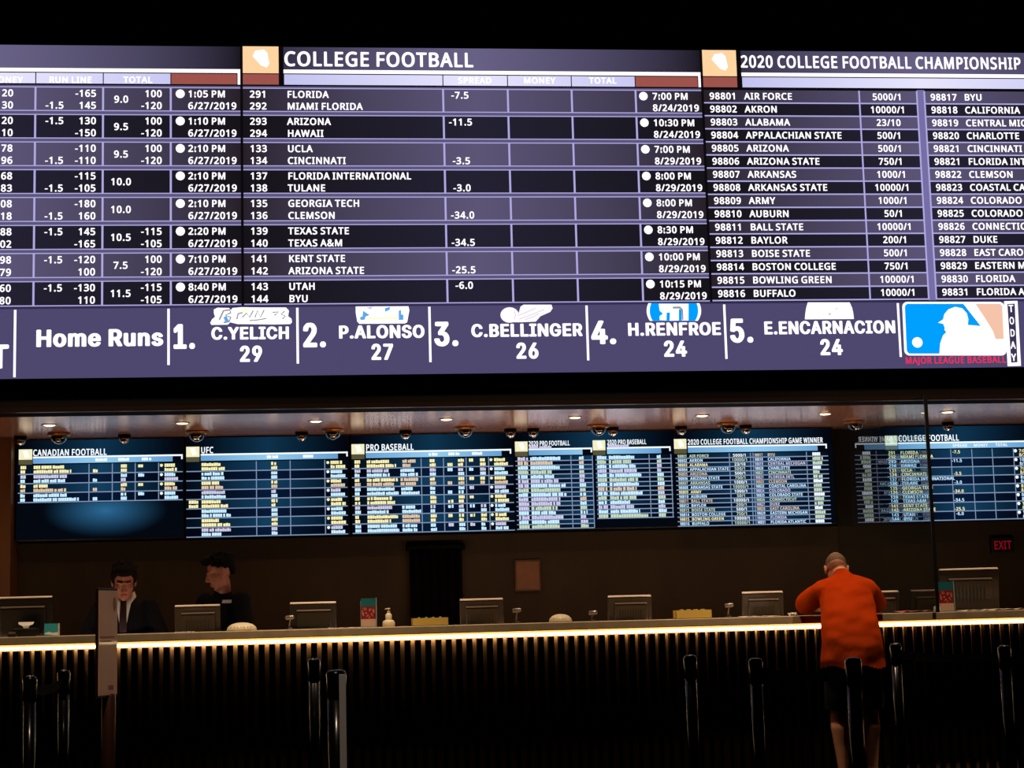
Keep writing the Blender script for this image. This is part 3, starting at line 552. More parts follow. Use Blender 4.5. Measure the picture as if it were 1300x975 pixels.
def wall_screen(label, pxl, pxr, ytop, title_px, title, logo_px, lines, rows, row_pitch, fill, extra_logo=None, title_w=None, right=None, empty=False, xr=None):
    """pxl/pxr: the screen's ends in the photograph; its height and place on the wall are the same for all"""
    xl = at(pxl, ytop, S)[0]; xr = xr or at(pxr, ytop, S)[0]; zt, zb = 2.672, 1.882
    ym = 615
    Xs = lambda p: at(p, ym, S)[0]
    o = thing('wall_screen', label, 'screen', ((xl + xr) / 2, S + 0.13, 1.87), 'wall screens behind the counter')
    MB().box(xl - 0.008, S + 0.004, zb - 0.01, xr + 0.008, S + 0.165, zt + 0.008).build('housing', M_bezel, o, 0.004)
    H = zt - zb; V = lambda v: zt - v * H
    bg = MB(); yb = S - 0.0005
    bg.rect(xl, zb, xr, zt, S + 0.001, 5)
    bg.rect(xl, V(0.175), xr, zt, yb, 2)
    nsec = [(logo_px, title_px, right if not extra_logo else extra_logo[2])] + ([(extra_logo[0], extra_logo[1], right)] if extra_logo else [])
    ln = MB(); lg = MB()
    for lp, tp, rp in nsec:
        a = Xs(lp); b = a + 0.105; c = Xs(rp)
        lg.rect(a, V(0.195), b, V(0.09), yb - 0.002, 0); lg.poly([(a + 0.03, V(0.11)), (a + 0.065, V(0.1)), (a + 0.085, V(0.165)), (a + 0.05, V(0.18))], yb - 0.003, 1)
        lg.rect(a, V(0.245), b, V(0.197), yb - 0.002, 2)
        ln.rect(Xs(tp), V(0.182), c, V(0.165), yb - 0.003, 1); ln.rect(c - 0.012, V(0.215), c, V(0.165), yb - 0.003, 1)
        bg.rect(Xs(tp), V(0.236), c - 0.08, V(0.182), yb - 0.001, 3)
    top = 0.248
    for lp, nrow, pitch, l0, l1 in rows:
        for j in range(nrow):
            v0 = top + pitch * j
            bg.rect(Xs(l0), V(v0 + pitch), Xs(l1), V(v0), yb - 0.001, 1 - j % 2)
            ln.rect(Xs(l0), V(v0 + pitch) - 0.004, Xs(l1), V(v0 + pitch) + 0.004, yb - 0.003, 0)
        for p in lp: ln.rect(Xs(p) - 0.0035, V(top + pitch * nrow), Xs(p) + 0.0035, V(top), yb - 0.003, 0)
    if empty: bg.rect(xl + 0.01, zb + 0.005, xr - 0.01, V(top + rows[0][2] * rows[0][1]) - 0.005, yb, 4)
    scr = bg.build('display', [S_dark, S_light, S_title, S_head, S_blank, S_blank], o)
    if empty: MB().rect(xl + 0.14, zb + 0.012, xr - 0.06, V(top + rows[0][2] * rows[0][1]) - 0.008, yb - 0.001).build('empty_rows', S_glow, scr)
    lg.build('logo_tile', [S_logo, S_logo2, S_olive], scr)
    ln.build('grid_lines', [S_line, S_white], scr)
    t = MB(); fill(t, Xs, V, yb - 0.004)
    for (s, p, vv, cap, pw) in title:
        x = Xs(p); text(t, s, x, V(vv) - cap / 2, cap, yb - 0.004, 'l', Xs(pw) - x if pw else None, 'A', 0)
    t.build('lettering', TEXT_MATS, scr)
    return o
HB = 0.0125                                       # half a text line
def pair_rows(n, pitch, colset, first_yellow=True):
    """rows of two lines; colset: list of (start px, [(end top, end bottom)...] or width, align)"""
    def f(t, Xs, V, y):
        for j in range(n):
            k = 1 if j % 2 == 0 else 2
            for spec in colset:
                a, ends = spec[0], spec[1]
                e = ends[j] if isinstance(ends, list) else ends
                if e is None: continue
                for l in (0, 1):
                    if e[l] is None: continue
                    zc = V(0.248 + pitch * (j + (0.28, 0.74)[l]))
                    kk = 5 if (k == 1 and (j + l) % 5 == 3) else (4 if (k == 2 and (j + l + int(a)) % 4 == 3) else k)
                    wordbars(t, Xs(a), Xs(e[l]), zc, 0.026, y, kk, rng)
            for spec in colset:
                if len(spec) > 2: 
                    x, zc = Xs(spec[2]), V(0.248 + pitch * (j + 0.28)); t.poly([(x + 0.012 * math.cos(q * PI / 6), zc + 0.012 * math.sin(q * PI / 6)) for q in range(12)], y, 0 if k == 2 else 1)
    return f
def vpitch(px_pitch): return px_pitch / 126.5
# Canadian football: four rows, the rest of the screen empty
def q(o, s, lst): return [(o + a / s, o + b / s) if a else None for a, b in lst]
f1n = q(0, 4.642, [(380, 420), (395, 387), (285, 390), (395, 465)])
def fill1(t, Xs, V, y):
    pair_rows(4, vpitch(12), [(26, (33, 33)), (42.7, f1n), (118, [(None, 124)] * 4), (153.5, (161, 161)), (175.5, [(183, None)] * 4), (209, (222.5, 226), 205)])(t, Xs, V, y)
    for a, b in ((121, 136), (150, 164), (180, 192)): wordbars(t, Xs(a), Xs(b), V(0.207), 0.024, y, 0, rng)
wall_screen('wall screen headed CANADIAN FOOTBALL, its lower third an empty blue glow', 22, 232.3, 556, 41.5, [('CANADIAN FOOTBALL', 41.5, 0.127, 0.052, 136)], 23.5,
            [], [([113, 142.6, 171.7, 201.4], 4, vpitch(12), 23, 232)], 0, fill1, right=232, empty=True)
f2n = q(220, 4.642, [(285, 315), (297, 307), (270, 298), (305, 312), (285, 322), (312, 338), (268, 338), (338, 285)])
def fill2(t, Xs, V, y):
    pair_rows(8, vpitch(12.05), [(239.8, [None] * 4 + [(252, 252)] + [None] * 3), (256, f2n), (344.5, (352, 352)), (420, (434.5, 438.5), 416.5)])(t, Xs, V, y)
    for a, b in ((339, 354), (385, 398)): wordbars(t, Xs(a), Xs(b), V(0.207), 0.024, y, 0, rng)
wall_screen('wall screen with a three letter title, beside the CANADIAN FOOTBALL screen', 236.3, 441.5, 554, 255, [('UFC', 255.2, 0.127, 0.052, 271.5)], 236.5,
            [], [([325.6, 368.6, 412.6], 8, vpitch(12.05), 236.6, 441)], 0, fill2, right=442)
def fill3(t, Xs, V, y):
    e1 = [(305, 340), (300, 302), (348, 325), (328, 352), (312, 330), (312, 302), (348, 305), (350, 352)]; s2 = [378, 365, 365, 368, None, 372, 372, 372]
    e2 = [(455, 425), (448, 468), (470, 455), (438, 475), None, (452, 482), (478, 485), (462, 468)]
    g = lambda v: 430 + v / 4.642
    cols = [(450.5, (457.6, 457.6)), (466, [(g(a), g(b)) for a, b in e1])]
    cols += [(546, (553.5, 553.5)), (568.5, [(None, 575), (575, None), (None, 575), (None, 575), (None, 575), (575, None), (575, None), (575, None)]), (582, (589.5, 589.5)),
             (596, [(602, None)] * 8), (610, [(617, 617), (617, 617), (617, 617), None, None, (617, 617), (617, 617), (617, 617)]), (628, (642, 645.5), 624)]
    pair_rows(8, vpitch(12.0), cols)(t, Xs, V, y)
    for j in range(8):
        if s2[j]:
            for l in (0, 1): wordbars(t, Xs(g(s2[j])), Xs(g(e2[j][l])), V(0.248 + vpitch(12.0) * (j + (0.28, 0.74)[l])), 0.026, y, 5 if j % 2 == 0 else 2, rng)
    for a, b in ((545, 556), (570, 584), (600, 613)): wordbars(t, Xs(a), Xs(b), V(0.207), 0.024, y, 0, rng)
wall_screen('wall screen headed PRO BASEBALL, third along the back wall', 446, 652.3, 551, 465, [('PRO BASEBALL', 465, 0.127, 0.052, 526.5)], 446.8,
            [], [([535.2, 563.5, 592.3, 621], 8, vpitch(12.0), 447, 652)], 0, fill3, right=650)
def list_rows(t, Xs, V, y, n, pitch, cols, seed):
    r = random.Random(seed)
    for j in range(n):
        k = [3, 2, 5, 2, 3, 2, 4, 2][(j + seed) % 8]
        zc = V(0.248 + pitch * (j + 0.5))
        for a, ends in cols:
            e = ends[j] if isinstance(ends, list) else ends
            wordbars(t, Xs(a), Xs(e), zc, 0.028, y, 4 if r.random() < 0.18 else k, r)
def fill4(t, Xs, V, y):
    g = lambda l: [640 + v / 4.643 for v in l]
    for a, b in ((673, 702), (773, 801)): wordbars(t, Xs(a), Xs(b), V(0.155), 0.026, y, 4, rng)
    list_rows(t, Xs, V, y, 16, vpitch(5.95), [(658, 671), (674, g([340, 290, 330, 282, 300, 332, 365, 330, 367, 328, 335, 315, 302, 345, 318, 320])), (736, g([475, 472, 478, 478, 478, 478, 485, 485, 482, 482, 482, 484, 486, 482, 488, 490]))], 1)
    list_rows(t, Xs, V, y, 14, vpitch(5.95), [(759, 770.7), (774, g([772, 752, 778, 790, 810, 792, 793, 780, 815, 780, 738, 760, 795, 845])), (835, g([928, 935, 938, 940, 942, 942, 945, 948, 952, 948, 945, 945, 952, 948]))], 3)
wall_screen('wall screen split into two lists, headed 2020 PRO FOOTBALL and 2020 PRO BASEBALL', 654.5, 855, 549, 672.5,
            [('2020 PRO FOOTBALL', 672.5, 0.113, 0.04, 725), ('2020 PRO BASEBALL', 772.5, 0.113, 0.04, 822.5)], 655,
            [], [([725.7, 753], 16, vpitch(5.95), 655, 753), ([825.2, 853], 14, vpitch(5.95), 757, 854)], 0, fill4, extra_logo=(754, 772, 753), right=853)
def real_list(t, Xs, V, y):
    pitch = vpitch(5.98); cap = 0.024
    for j in range(16):
        zc = V(0.248 + pitch * (j + 0.5)); z = zc - cap / 2
        kk = [3, 2, 1, 2, 5, 2][j % 6]
        text(t, str(98801 + j), Xs(861.5), z, cap, y, 'l', Xs(873.5) - Xs(861.5), 'A', kk); text(t, A1[j], Xs(876.5), z, cap, y, 'l', None, 'A', kk, 0.95)
        text(t, O1[j], Xs(940.5), z, cap, y, 'c', None, 'A', 3 if j % 2 else 0); kk = [5, 2, 4, 2, 3, 4][j % 6]
        text(t, N2[j], Xs(959.5), z, cap, y, 'l', Xs(970) - Xs(959.5), 'A', kk); text(t, A2[j], Xs(976), z, cap, y, 'l', None, 'A', kk, 0.95)
        wordbars(t, Xs(1033), Xs(1043 + (j * 7) % 4), zc, 0.026, y, 3 if j % 3 else 0, rng)
wall_screen('wall screen headed 2020 COLLEGE FOOTBALL CHAMPIONSHIP GAME WINNER, against the glass partition', 857.5, 1055.5, 546, 875,
            [('2020 COLLEGE FOOTBALL CHAMPIONSHIP GAME WINNER', 875, 0.125, 0.045, 1047.5)], 857.5,
            [], [([927.3, 954.2, 957.6, 1025.5], 16, vpitch(5.98), 858.5, 1053)], 0, real_list, right=1052)
def fill6(t, Xs, V, y):
    pitch = vpitch(11.9); cap = 0.027
    F = {'id': 1129.5, 'name': 1145, 'spread': 1216.5, 'time': 1296, 'dot': 1291.5}
    kk = [0]
    def place(tt, s, x, zc, al='l'): text(tt, s, x, zc - cap / 2, cap, y, al, None, 'A', kk[0], 0.95)
    def fz(j, l): kk[0] = 1 if j % 2 == 0 else 2; return V(0.248 + pitch * (j + (0.28, 0.74)[l]))
    def dots(tt, x, zc): tt.poly([(x + 0.014 * math.cos(q * PI / 6), zc + 0.014 * math.sin(q * PI / 6)) for q in range(12)], y, 0)
    fb_rows(t, lambda c: Xs(F[c]), fz, cap, place, dots)
    for s, p in (('SPREAD', 1221.5), ('MONEY', 1248), ('TOTAL', 1274.5)): text(t, s, Xs(p), V(0.207) - 0.012, 0.024, y, 'c', None, 'A', 0)
wall_screen('wall screen headed COLLEGE FOOTBALL, seen through the glass partition', 1126, 1300, 545, 1143,
            [('COLLEGE FOOTBALL', 1143.5, 0.122, 0.053, 1221)], 1126.5, [], [([1209.3, 1236, 1262, 1289], 8, vpitch(11.9), 1127, 1322)], 0, fill6, right=1321, xr=at(1126, 545, S)[0] + 1.31)

# ------------------------------------------------------------------ ceiling fixtures of the booth
def on_ceiling(px, py):
    """where the photograph's pixel meets the booth ceiling"""
    d = (px - 650) / CAM_F * AX_R - (py - 487.5) / CAM_F * AX_U + AX_F
    k = (Z_CEIL - CAM_Z) / d.z
    return d.x * k, d.y * k
M_chrome = mat('chrome_ring', (205, 198, 190), 0.18, 1.0); M_dome = mat('smoked_dome', (14, 12, 12), 0.08, spec=0.9, coat=1.0); M_brass = mat('amber_trim', (180, 120, 62), 0.3, 0.9)
G_lamp = glow('downlight_lens', (255, 214, 160), 5.0)
where = ['CANADIAN FOOTBALL screen', 'three letter title screen', 'PRO BASEBALL screen', 'split list screen', 'GAME WINNER screen']
# recessed downlights
dl_px = [62.5, 231, 401, 567, 731, 893, 1050, 1206]
dl_lab = ['over the start of the CANADIAN FOOTBALL title', 'over the gap after the CANADIAN FOOTBALL screen', 'over the right half of the three letter title screen', 'over the middle of the PRO BASEBALL screen',
          'over the 2020 PRO FOOTBALL list', 'over the start of the GAME WINNER title', 'over the right end of the GAME WINNER screen', 'beyond the glass partition']
proto = None
for p, lab in zip(dl_px, dl_lab):
    x = on_ceiling(p, 540 - 0.0152 * p)[0]; y = 13.12
    if proto is None:
        BX = Vector((x, y, Z_CEIL))
        proto = thing('ceiling_downlight', '', 'ceiling light', BX, 'recessed downlights in the booth ceiling')
        MB().lathe(BX, [(0.062, 0.002), (0.062, -0.004), (0.047, -0.006), (0.045, 0.004)], n=28).build('trim_ring', M_chrome, proto)
        MB().lathe(BX, [(0.043, -0.001), (0.043, -0.004), (0.03, -0.009), (0.01, -0.011)], n=24).build('lens', G_lamp, proto); o = proto
    else: o = copy_tree(proto); o.location = (x, y, Z_CEIL)
    o['label'] = 'small round ceiling downlight ' + lab
    lamp('downlight_beam', 'SPOT', (x, y, Z_CEIL - 0.02), 11, (1.0, 0.66, 0.36), (x, y + 0.15, 0), spot_size=math.radians(140), spot_blend=0.9, shadow_soft_size=0.04)
# large ringed domes, nearer the screens
dm_px = [75, 250, 422.5, 590.5, 759.5, 924, 1086]
dm_lab = ['above the word CANADIAN', 'above the start of the three letter title', 'above the right end of the three letter title screen', 'above the right half of the PRO BASEBALL screen', 'above the middle of the split list screen',
          'above the GAME WINNER title', 'just beyond the glass partition']
proto = None
for p, lab in zip(dm_px, dm_lab):
    x = at(p, 545, 13.72)[0]; y = 13.72
    if proto is None:
        BX = Vector((x, y, Z_CEIL)); proto = thing('dome_camera', '', 'security camera', BX, 'ringed dome cameras on the booth ceiling')
        MB().lathe(BX, [(0.055, 0.0), (0.09, -0.004), (0.092, -0.014), (0.07, -0.024)], n=32).build('mounting_ring', M_brass, proto)
        MB().lathe(BX, [(0.064, -0.022)] + [(0.064 * math.cos(a * PI / 16), -0.022 - 0.062 * math.sin(a * PI / 16)) for a in range(1, 8)] + [(0.004, -0.085)], n=28).build('dome', M_dome, proto)
        MB().lathe(BX + Vector((0, -0.03, -0.05)), [(0.02, 0), (0.024, 0.03), (0.018, 0.036)], n=16, axis=(0, -0.7, -0.5)).build('lens', M_chrome, proto); o = proto
    else: o = copy_tree(proto); o.location = (x, y, Z_CEIL)
    o['label'] = 'large amber ringed dome camera ' + lab
# small black domes
sm_px = [26, 158, 383, 515, 648, 677, 778, 865, 947, 1204]
sm_lab = ['above the logo at the start of CANADIAN FOOTBALL', 'above the right half of the CANADIAN FOOTBALL screen', 'above the right half of the three letter title screen', 'above the PRO BASEBALL title', 'above the gap after the PRO BASEBALL screen',
          'above the 2020 PRO FOOTBALL title', 'above the 2020 PRO BASEBALL title', 'above the logo of the GAME WINNER screen', 'above the word CHAMPIONSHIP', 'above the COLLEGE FOOTBALL screen beyond the glass']
proto = None
for p, lab in zip(sm_px, sm_lab):
    x, y = at(p, 551, 13.9)[0], 13.9
    if proto is None:
        BX = Vector((x, y, Z_CEIL)); proto = thing('ceiling_camera', '', 'security camera', BX, 'small black cameras on the booth ceiling')
        MB().lathe(BX, [(0.05, 0.0), (0.05, -0.02), (0.044, -0.028)], n=24).build('housing', M_black, proto)
        MB().lathe(BX, [(0.044, -0.026)] + [(0.044 * math.cos(a * PI / 14), -0.026 - 0.044 * math.sin(a * PI / 14)) for a in range(1, 7)] + [(0.003, -0.07)], n=24).build('dome', M_dome, proto)
        rg = MB(); rg.lathe(BX + Vector((0, -0.022, -0.05)), [(0.018, 0.0), (0.026, 0.006), (0.026, 0.012), (0.018, 0.016)], n=20, axis=(0, -1, -0.4)); rg.build('lens_ring', M_chrome, proto); o = proto
    else: o = copy_tree(proto); o.location = (x, y, Z_CEIL)
    o['label'] = 'small black ceiling camera ' + lab

# ------------------------------------------------------------------ glass partition
def glass_mat():
    m = bpy.data.materials.new('partition_glass'); m.use_nodes = True; nt = m.node_tree; nt.nodes.clear(); N = nt.nodes.new; L = nt.links.new
    tr = N('ShaderNodeBsdfTransparent'); tr.inputs[0].default_value = (0.80, 0.9, 0.92, 1); gl = N('ShaderNodeBsdfGlossy'); gl.inputs['Roughness'].default_value = 0.0; gl.inputs[0].default_value = (1, 1, 1, 1)
    fr = N('ShaderNodeFresnel'); fr.inputs[0].default_value = 1.62; ge = N('ShaderNodeNewGeometry')
    bk = N('ShaderNodeMix'); bk.data_type = 'FLOAT'; bk.inputs[3].default_value = 0.0     # reflect at the outer faces
    mx = N('ShaderNodeMixShader'); o = N('ShaderNodeOutputMaterial')
    L(ge.outputs['Backfacing'], bk.inputs[0]); L(fr.outputs[0], bk.inputs[2]); L(bk.outputs[0], mx.inputs[0]); L(tr.outputs[0], mx.inputs[1]); L(gl.outputs[0], mx.inputs[2]); L(mx.outputs[0], o.inputs[0]); return m
GX = 4.262
gp = thing('glass_partition', 'tall clear glass partition across the counter, reflecting the wall screens', 'glass partition', (GX, 13.2, 1.131))
pr = [(12.0, 1.131), (Y_WALL, 1.131), (Y_WALL, Z_CEIL), (12.0, Z_CEIL)]
g = MB(); n = 4
g.add([(GX - 0.005, a, b) for a, b in pr] + [(GX + 0.005, a, b) for a, b in pr], [(3, 2, 1, 0), (4, 5, 6, 7), (0, 1, 5, 4), (1, 2, 6, 5), (2, 3, 7, 6), (3, 0, 4, 7)])
g.build('pane', glass_mat(), gp)
MB().box(GX - 0.012, 11.985, 1.131, GX + 0.012, 12.0, Z_CEIL).build('edge_strip', mat('dark_edge', (26, 26, 22), 0.4), gp)
# ================================================================== the counter
XL, XR = -6.5, 8.5
M_stone = mat('counter_stone', (205, 180, 142), 0.38, grain=0.25, scale=9)
M_slat = mat('dark_slats', (20, 5, 4), 0.6, spec=0.06)
M_back = mat('slat_backing', (150, 114, 84), 0.6, spec=0.05)
G_led = glow('led_strip', (255, 226, 168), 13.0)
ct = thing('betting_counter', 'long betting counter with lit edge over dark vertical slats', 'counter', (1.3, 12.4, 0))
MB().box(XL, Y_FRONT, 1.078, XR, 12.62, 1.131).build('countertop', M_stone, ct, 0.004)
sl = MB(); pitch = 0.0722; xx = XL
while xx < XR:
    sl.box(xx, Y_SLAT, 0.06, xx + 0.04, 12.31, 1.034); xx += pitch
sl.build('slats', M_slat, ct)
MB().box(XL, 12.31, 0.0, XR, 12.56, 1.078).build('front_board', M_back, ct)
MB().box(XL, 12.272, 1.0415, XR, 12.309, 1.06).build('led_strip', G_led, ct)
MB().box(XL, 12.56, 0.0, XR, 12.6, 1.078).box(XL, 12.6, 0.88, XR, 12.92, 0.915).box(XL, 12.88, 0.0, XR, 12.92, 0.88).build('work_shelf', mat('shelf_laminate', (60, 42, 30), 0.5), ct)
ZT, ZS = 1.131, 0.915

# ------------------------------------------------------------------ monitors standing on the lower work shelf, backs to the customers
M_mon = mat('monitor_shell', (40, 30, 24), 0.3, coat=0.4); M_monb = mat('monitor_black', (16, 14, 14), 0.35)
M_lit_edge = mat('monitor_lit_rim', (226, 208, 190), 0.35)  # pale colour paints the overhead light on the top edges
G_page = glow('monitor_page', (60, 76, 96), 0.7)
def monitor(label, pl, pr, ptop, Y=12.76, yaw=0.0, shell=None, lift=0.2, wide=1.0):
    xl, zt = at(pl, ptop, Y); xr, _ = at(pr, ptop, Y); wd = (xr - xl) * wide; h = zt - ZS - 0.06; cx = (xl + xr) / 2
    o = thing('monitor', label, 'monitor', (cx, Y, ZS), 'monitors on the work shelf')
    R = Matrix.Translation((cx, Y, ZS)) @ Matrix.Rotation(yaw, 4, 'Z')
    T = R @ Matrix.Translation((0, -0.02, 0.06)) @ Matrix.Rotation(math.radians(12), 4, 'X')      # leans towards the customers at the top
    hh = h / math.cos(math.radians(12)); w2 = wd / 2
    b = MB(); b.obox(T, -w2, -0.018, 0, w2, 0.018, hh - 0.008); b.build('shell', shell or M_mon, o, 0.006)
    MB().obox(T, -w2 * 0.72, -0.045, hh * 0.12, w2 * 0.78, -0.018, hh * 0.84).build('rear_housing', shell or M_mon, o, 0.008)
    MB().obox(T, -w2 * 0.98, -0.019, hh - 0.008, w2 * 0.98, 0.019, hh).build('lit_top_rim', M_lit_edge, o, 0.003)
    MB().obox(T, -w2 * 0.7, -0.047, hh * 0.84, w2 * 0.76, -0.018, hh * 0.84 + 0.008).build('lit_rear_ledge', mat('lit_ledge', (120, 104, 90), 0.4), o, 0.002)  # paler than the shell: light on the housing's top, put into the colour
    vt = MB()
    for i in range(9): vt.obox(T, -w2 * 0.5 + i * w2 * 0.12, -0.0465, hh * 0.5, -w2 * 0.5 + i * w2 * 0.12 + w2 * 0.05, -0.0445, hh * 0.72)
    vt.build('vent_slots', M_monb, o)
    MB().obox(T, -w2 * 0.93, 0.018, hh * 0.06, w2 * 0.93, 0.0195, hh * 0.95).build('screen_glass', G_page, o)
    st = MB(); st.obox(R, -0.03, -0.03, 0.01, 0.03, 0.01, h * 0.4 + 0.06); st.obox(R, -0.1, -0.09, 0.001, 0.1, 0.09, 0.012); st.build('stand', M_monb, o, 0.004)
    return o
monitor('dark monitor behind the counter next to the teal card, white glare at its foot', -6, 70, 759, shell=M_monb)
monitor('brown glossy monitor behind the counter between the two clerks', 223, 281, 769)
monitor('black monitor with a brightly lit top edge, left of the teal and red leaflet holder', 368, 427, 765.5, shell=M_monb)
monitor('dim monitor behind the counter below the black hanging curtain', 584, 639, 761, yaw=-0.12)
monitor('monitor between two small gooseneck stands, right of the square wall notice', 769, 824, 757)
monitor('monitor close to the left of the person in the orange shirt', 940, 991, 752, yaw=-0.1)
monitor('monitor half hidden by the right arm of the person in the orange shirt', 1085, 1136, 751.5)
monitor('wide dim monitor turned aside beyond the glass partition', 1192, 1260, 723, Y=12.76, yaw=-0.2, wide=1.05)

# ------------------------------------------------------------------ small things on the counter
def spot(px, py, Y=12.4): return at(px, py, Y)[0]
M_teal = mat('teal_card', (30, 150, 160), 0.5); M_white = mat('white_paper', (236, 228, 214), 0.6); M_red = mat('red_print', (128, 22, 22), 0.5)
M_cream = mat('cream_plastic', (226, 214, 176), 0.35); M_yel = mat('yellow_card', (206, 178, 84), 0.6); M_blackp = mat('black_plastic', (18, 16, 16), 0.4); M_grey = mat('grey_metal', (150, 144, 140), 0.3, 0.8)
M_acry = mat('clear_acrylic_edge', (150, 170, 172), 0.1)
# teal tent card
x = spot(67.5, 800); o = thing('tent_card', 'small teal tent card on the counter beside the dark monitor', 'card', (x, 12.35, ZT))
b = MB(); b.add([(x - 0.05, 12.32, ZT), (x + 0.05, 12.32, ZT), (x + 0.05, 12.345, ZT + 0.085), (x - 0.05, 12.345, ZT + 0.085), (x - 0.05, 12.375, ZT), (x + 0.05, 12.375, ZT),
           (x - 0.048, 12.323, ZT), (x + 0.048, 12.323, ZT)], [(0, 1, 2, 3), (5, 4, 3, 2)])
b.build('folded_card', M_teal, o)
b = MB(); b.add([(x - 0.046, 12.3225 + 0.0253 * 0.03 - 0.0015, ZT + 0.004), (x + 0.046, 12.3225 - 0.0015, ZT + 0.004), (x + 0.046, 12.3265, ZT + 0.026), (x + 0.01, 12.326, ZT + 0.022), (x - 0.02, 12.327, ZT + 0.03), (x - 0.046, 12.3255, ZT + 0.02)], [tuple(range(6))])
b.build('pale_print', M_white, o)
MB().box(x + 0.046, 12.318, ZT, x + 0.052, 12.35, ZT + 0.085).build('pale_edge', M_white, o)
# receipt printer; its white sheet stands in for glare on the dark monitor
x = spot(34, 790, 12.5); o = thing('receipt_printer', 'small receipt printer with a white glare shape in front of the dark monitor', 'printer', (x, 12.52, ZT))
MB().box(x - 0.09, 12.44, ZT, x + 0.075, 12.6, ZT + 0.058).build('body', M_blackp, o, 0.008)
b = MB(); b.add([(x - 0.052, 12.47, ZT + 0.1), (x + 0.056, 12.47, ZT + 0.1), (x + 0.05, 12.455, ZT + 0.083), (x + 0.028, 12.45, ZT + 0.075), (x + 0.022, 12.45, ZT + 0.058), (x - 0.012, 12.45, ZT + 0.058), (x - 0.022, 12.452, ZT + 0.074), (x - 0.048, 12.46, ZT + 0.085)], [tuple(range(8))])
c = b.build('white_glare_shape', M_white, o); so = c.modifiers.new('sheet', 'SOLIDIFY'); so.thickness = 0.001
x2 = spot(17, 800, 12.34); o = thing('card_reader', 'tiny grey card reader near the left end of the counter', 'card reader', (x2, 12.3, ZT))
b = MB(); b.box(x2 - 0.028, 12.27, ZT, x2 + 0.028, 12.34, ZT + 0.02); b.build('body', M_blackp, o, 0.006)
MB().box(x2 - 0.02, 12.268, ZT + 0.02, x2 + 0.022, 12.3, ZT + 0.034).build('chip_slot', M_grey, o, 0.003)
# domed slip holders
def dome_holder(label, pl, pr, py):
    x0, x1 = spot(pl, py), spot(pr, py); cx = (x0 + x1) / 2; r = (x1 - x0) / 2
    o = thing('slip_holder', label, 'slip holder', (cx, 12.4, ZT), 'domed slip holders')
    MB().lathe((cx, 12.4, ZT), [(r, 0), (r, 0.012), (r * 0.93, 0.028), (r * 0.72, 0.045), (r * 0.4, 0.055), (r * 0.05, 0.058)], n=28).build('dome', M_cream, o)
    s = MB()
    for i in range(7):
        xa = cx - r * 0.72 + i * r * 0.22; s.box(xa, 12.4 - r * 0.97, ZT + 0.006, xa + r * 0.1, 12.4 - r * 0.6, ZT + 0.03)
    s.build('slips', M_white, o)
dome_holder('pale domed slip holder in front of the clerk looking down sideways', 288, 326, 798)
dome_holder('pale domed slip holder between two small gooseneck stands', 697, 726, 788)
# leaflet holders
def leaflet_holder(label, pl, pr, ptop, Y):
    x0, zt = at(pl, ptop, Y); x1, _ = at(pr, ptop, Y); h = zt - ZT; cx = (x0 + x1) / 2; w2 = (x1 - x0) / 2
    o = thing('leaflet_holder', label, 'leaflet holder', (cx, Y + 0.03, ZT), 'leaflet holders with teal and red leaflets')
    MB().box(x0, Y, ZT, x1, Y + 0.05, ZT + 0.008).box(x0, Y + 0.042, ZT + 0.008, x1, Y + 0.048, ZT + h * 0.9).build('stand', M_acry, o, 0.001)
    MB().box(x1 - 0.006, Y - 0.004, ZT + 0.008, x1, Y + 0.042, ZT + h).build('side_panel', M_acry, o)
    lf = MB(); lf.box(x0 + 0.004, Y, ZT + 0.009, x1 - 0.008, Y + 0.035, ZT + h * 0.28, 2); lf.box(x0 + 0.004, Y, ZT + h * 0.28, x1 - 0.008, Y + 0.035, ZT + h * 0.7, 1); lf.box(x0 + 0.004, Y, ZT + h * 0.7, x1 - 0.008, Y + 0.035, ZT + h * 0.98, 0)
    rr = random.Random(5)
    for i in range(22):
        a, c = rr.uniform(x0 + 0.014, x1 - 0.02), rr.uniform(ZT + h * 0.32, ZT + h * 0.66); s = rr.uniform(0.004, 0.008)
        lf.poly([(a + s * math.cos(q * PI / 4), c + s * math.sin(q * PI / 4)) for q in range(8)], Y - 0.0006, 3)
    lf.build('leaflets', [mat('deep_teal', (18, 104, 112), 0.5), M_red, mat('pale_paper', (205, 168, 148), 0.6), mat('pale_pink_print', (206, 120, 108), 0.5)], o)
leaflet_holder('leaflet holder with teal and red leaflets left of the pump bottle', 457.5, 478, 759, 12.4)
leaflet_holder('dim leaflet holder with teal and red leaflets by the glass partition', 1190.5, 1210.5, 738, 12.35)
# pump bottle
x = spot(493.5, 790); o = thing('pump_bottle', 'cream pump bottle of hand sanitiser right of the leaflet holder', 'bottle', (x, 12.4, ZT))
MB().lathe((x, 12.4, ZT), [(0.042, 0), (0.044, 0.01), (0.044, 0.03), (0.036, 0.044), (0.02, 0.05)], n=24).build('base_dish', M_cream, o, 0)
MB().lathe((x, 12.4, ZT), [(0.021, 0.05), (0.023, 0.058), (0.023, 0.085), (0.012, 0.097), (0.009, 0.1)], n=24).build('bottle', mat('clear_gel', (240, 226, 196), 0.15), o)
pm = MB().lathe((x, 12.4, ZT), [(0.011, 0.1), (0.011, 0.109), (0.005, 0.11), (0.005, 0.122), (0.012, 0.123), (0.012, 0.13), (0.004, 0.132)], n=16); pm.tube([(x, 12.4, ZT + 0.127), (x - 0.02, 12.4, ZT + 0.127), (x - 0.024, 12.4, ZT + 0.121)], 0.004)
pm.build('pump', M_cream, o)
x = spot(1188, 770, 12.2); o = thing('pump_bottle', 'small clear pump bottle in front of the dim leaflet holder', 'bottle', (x, 12.18, ZT))
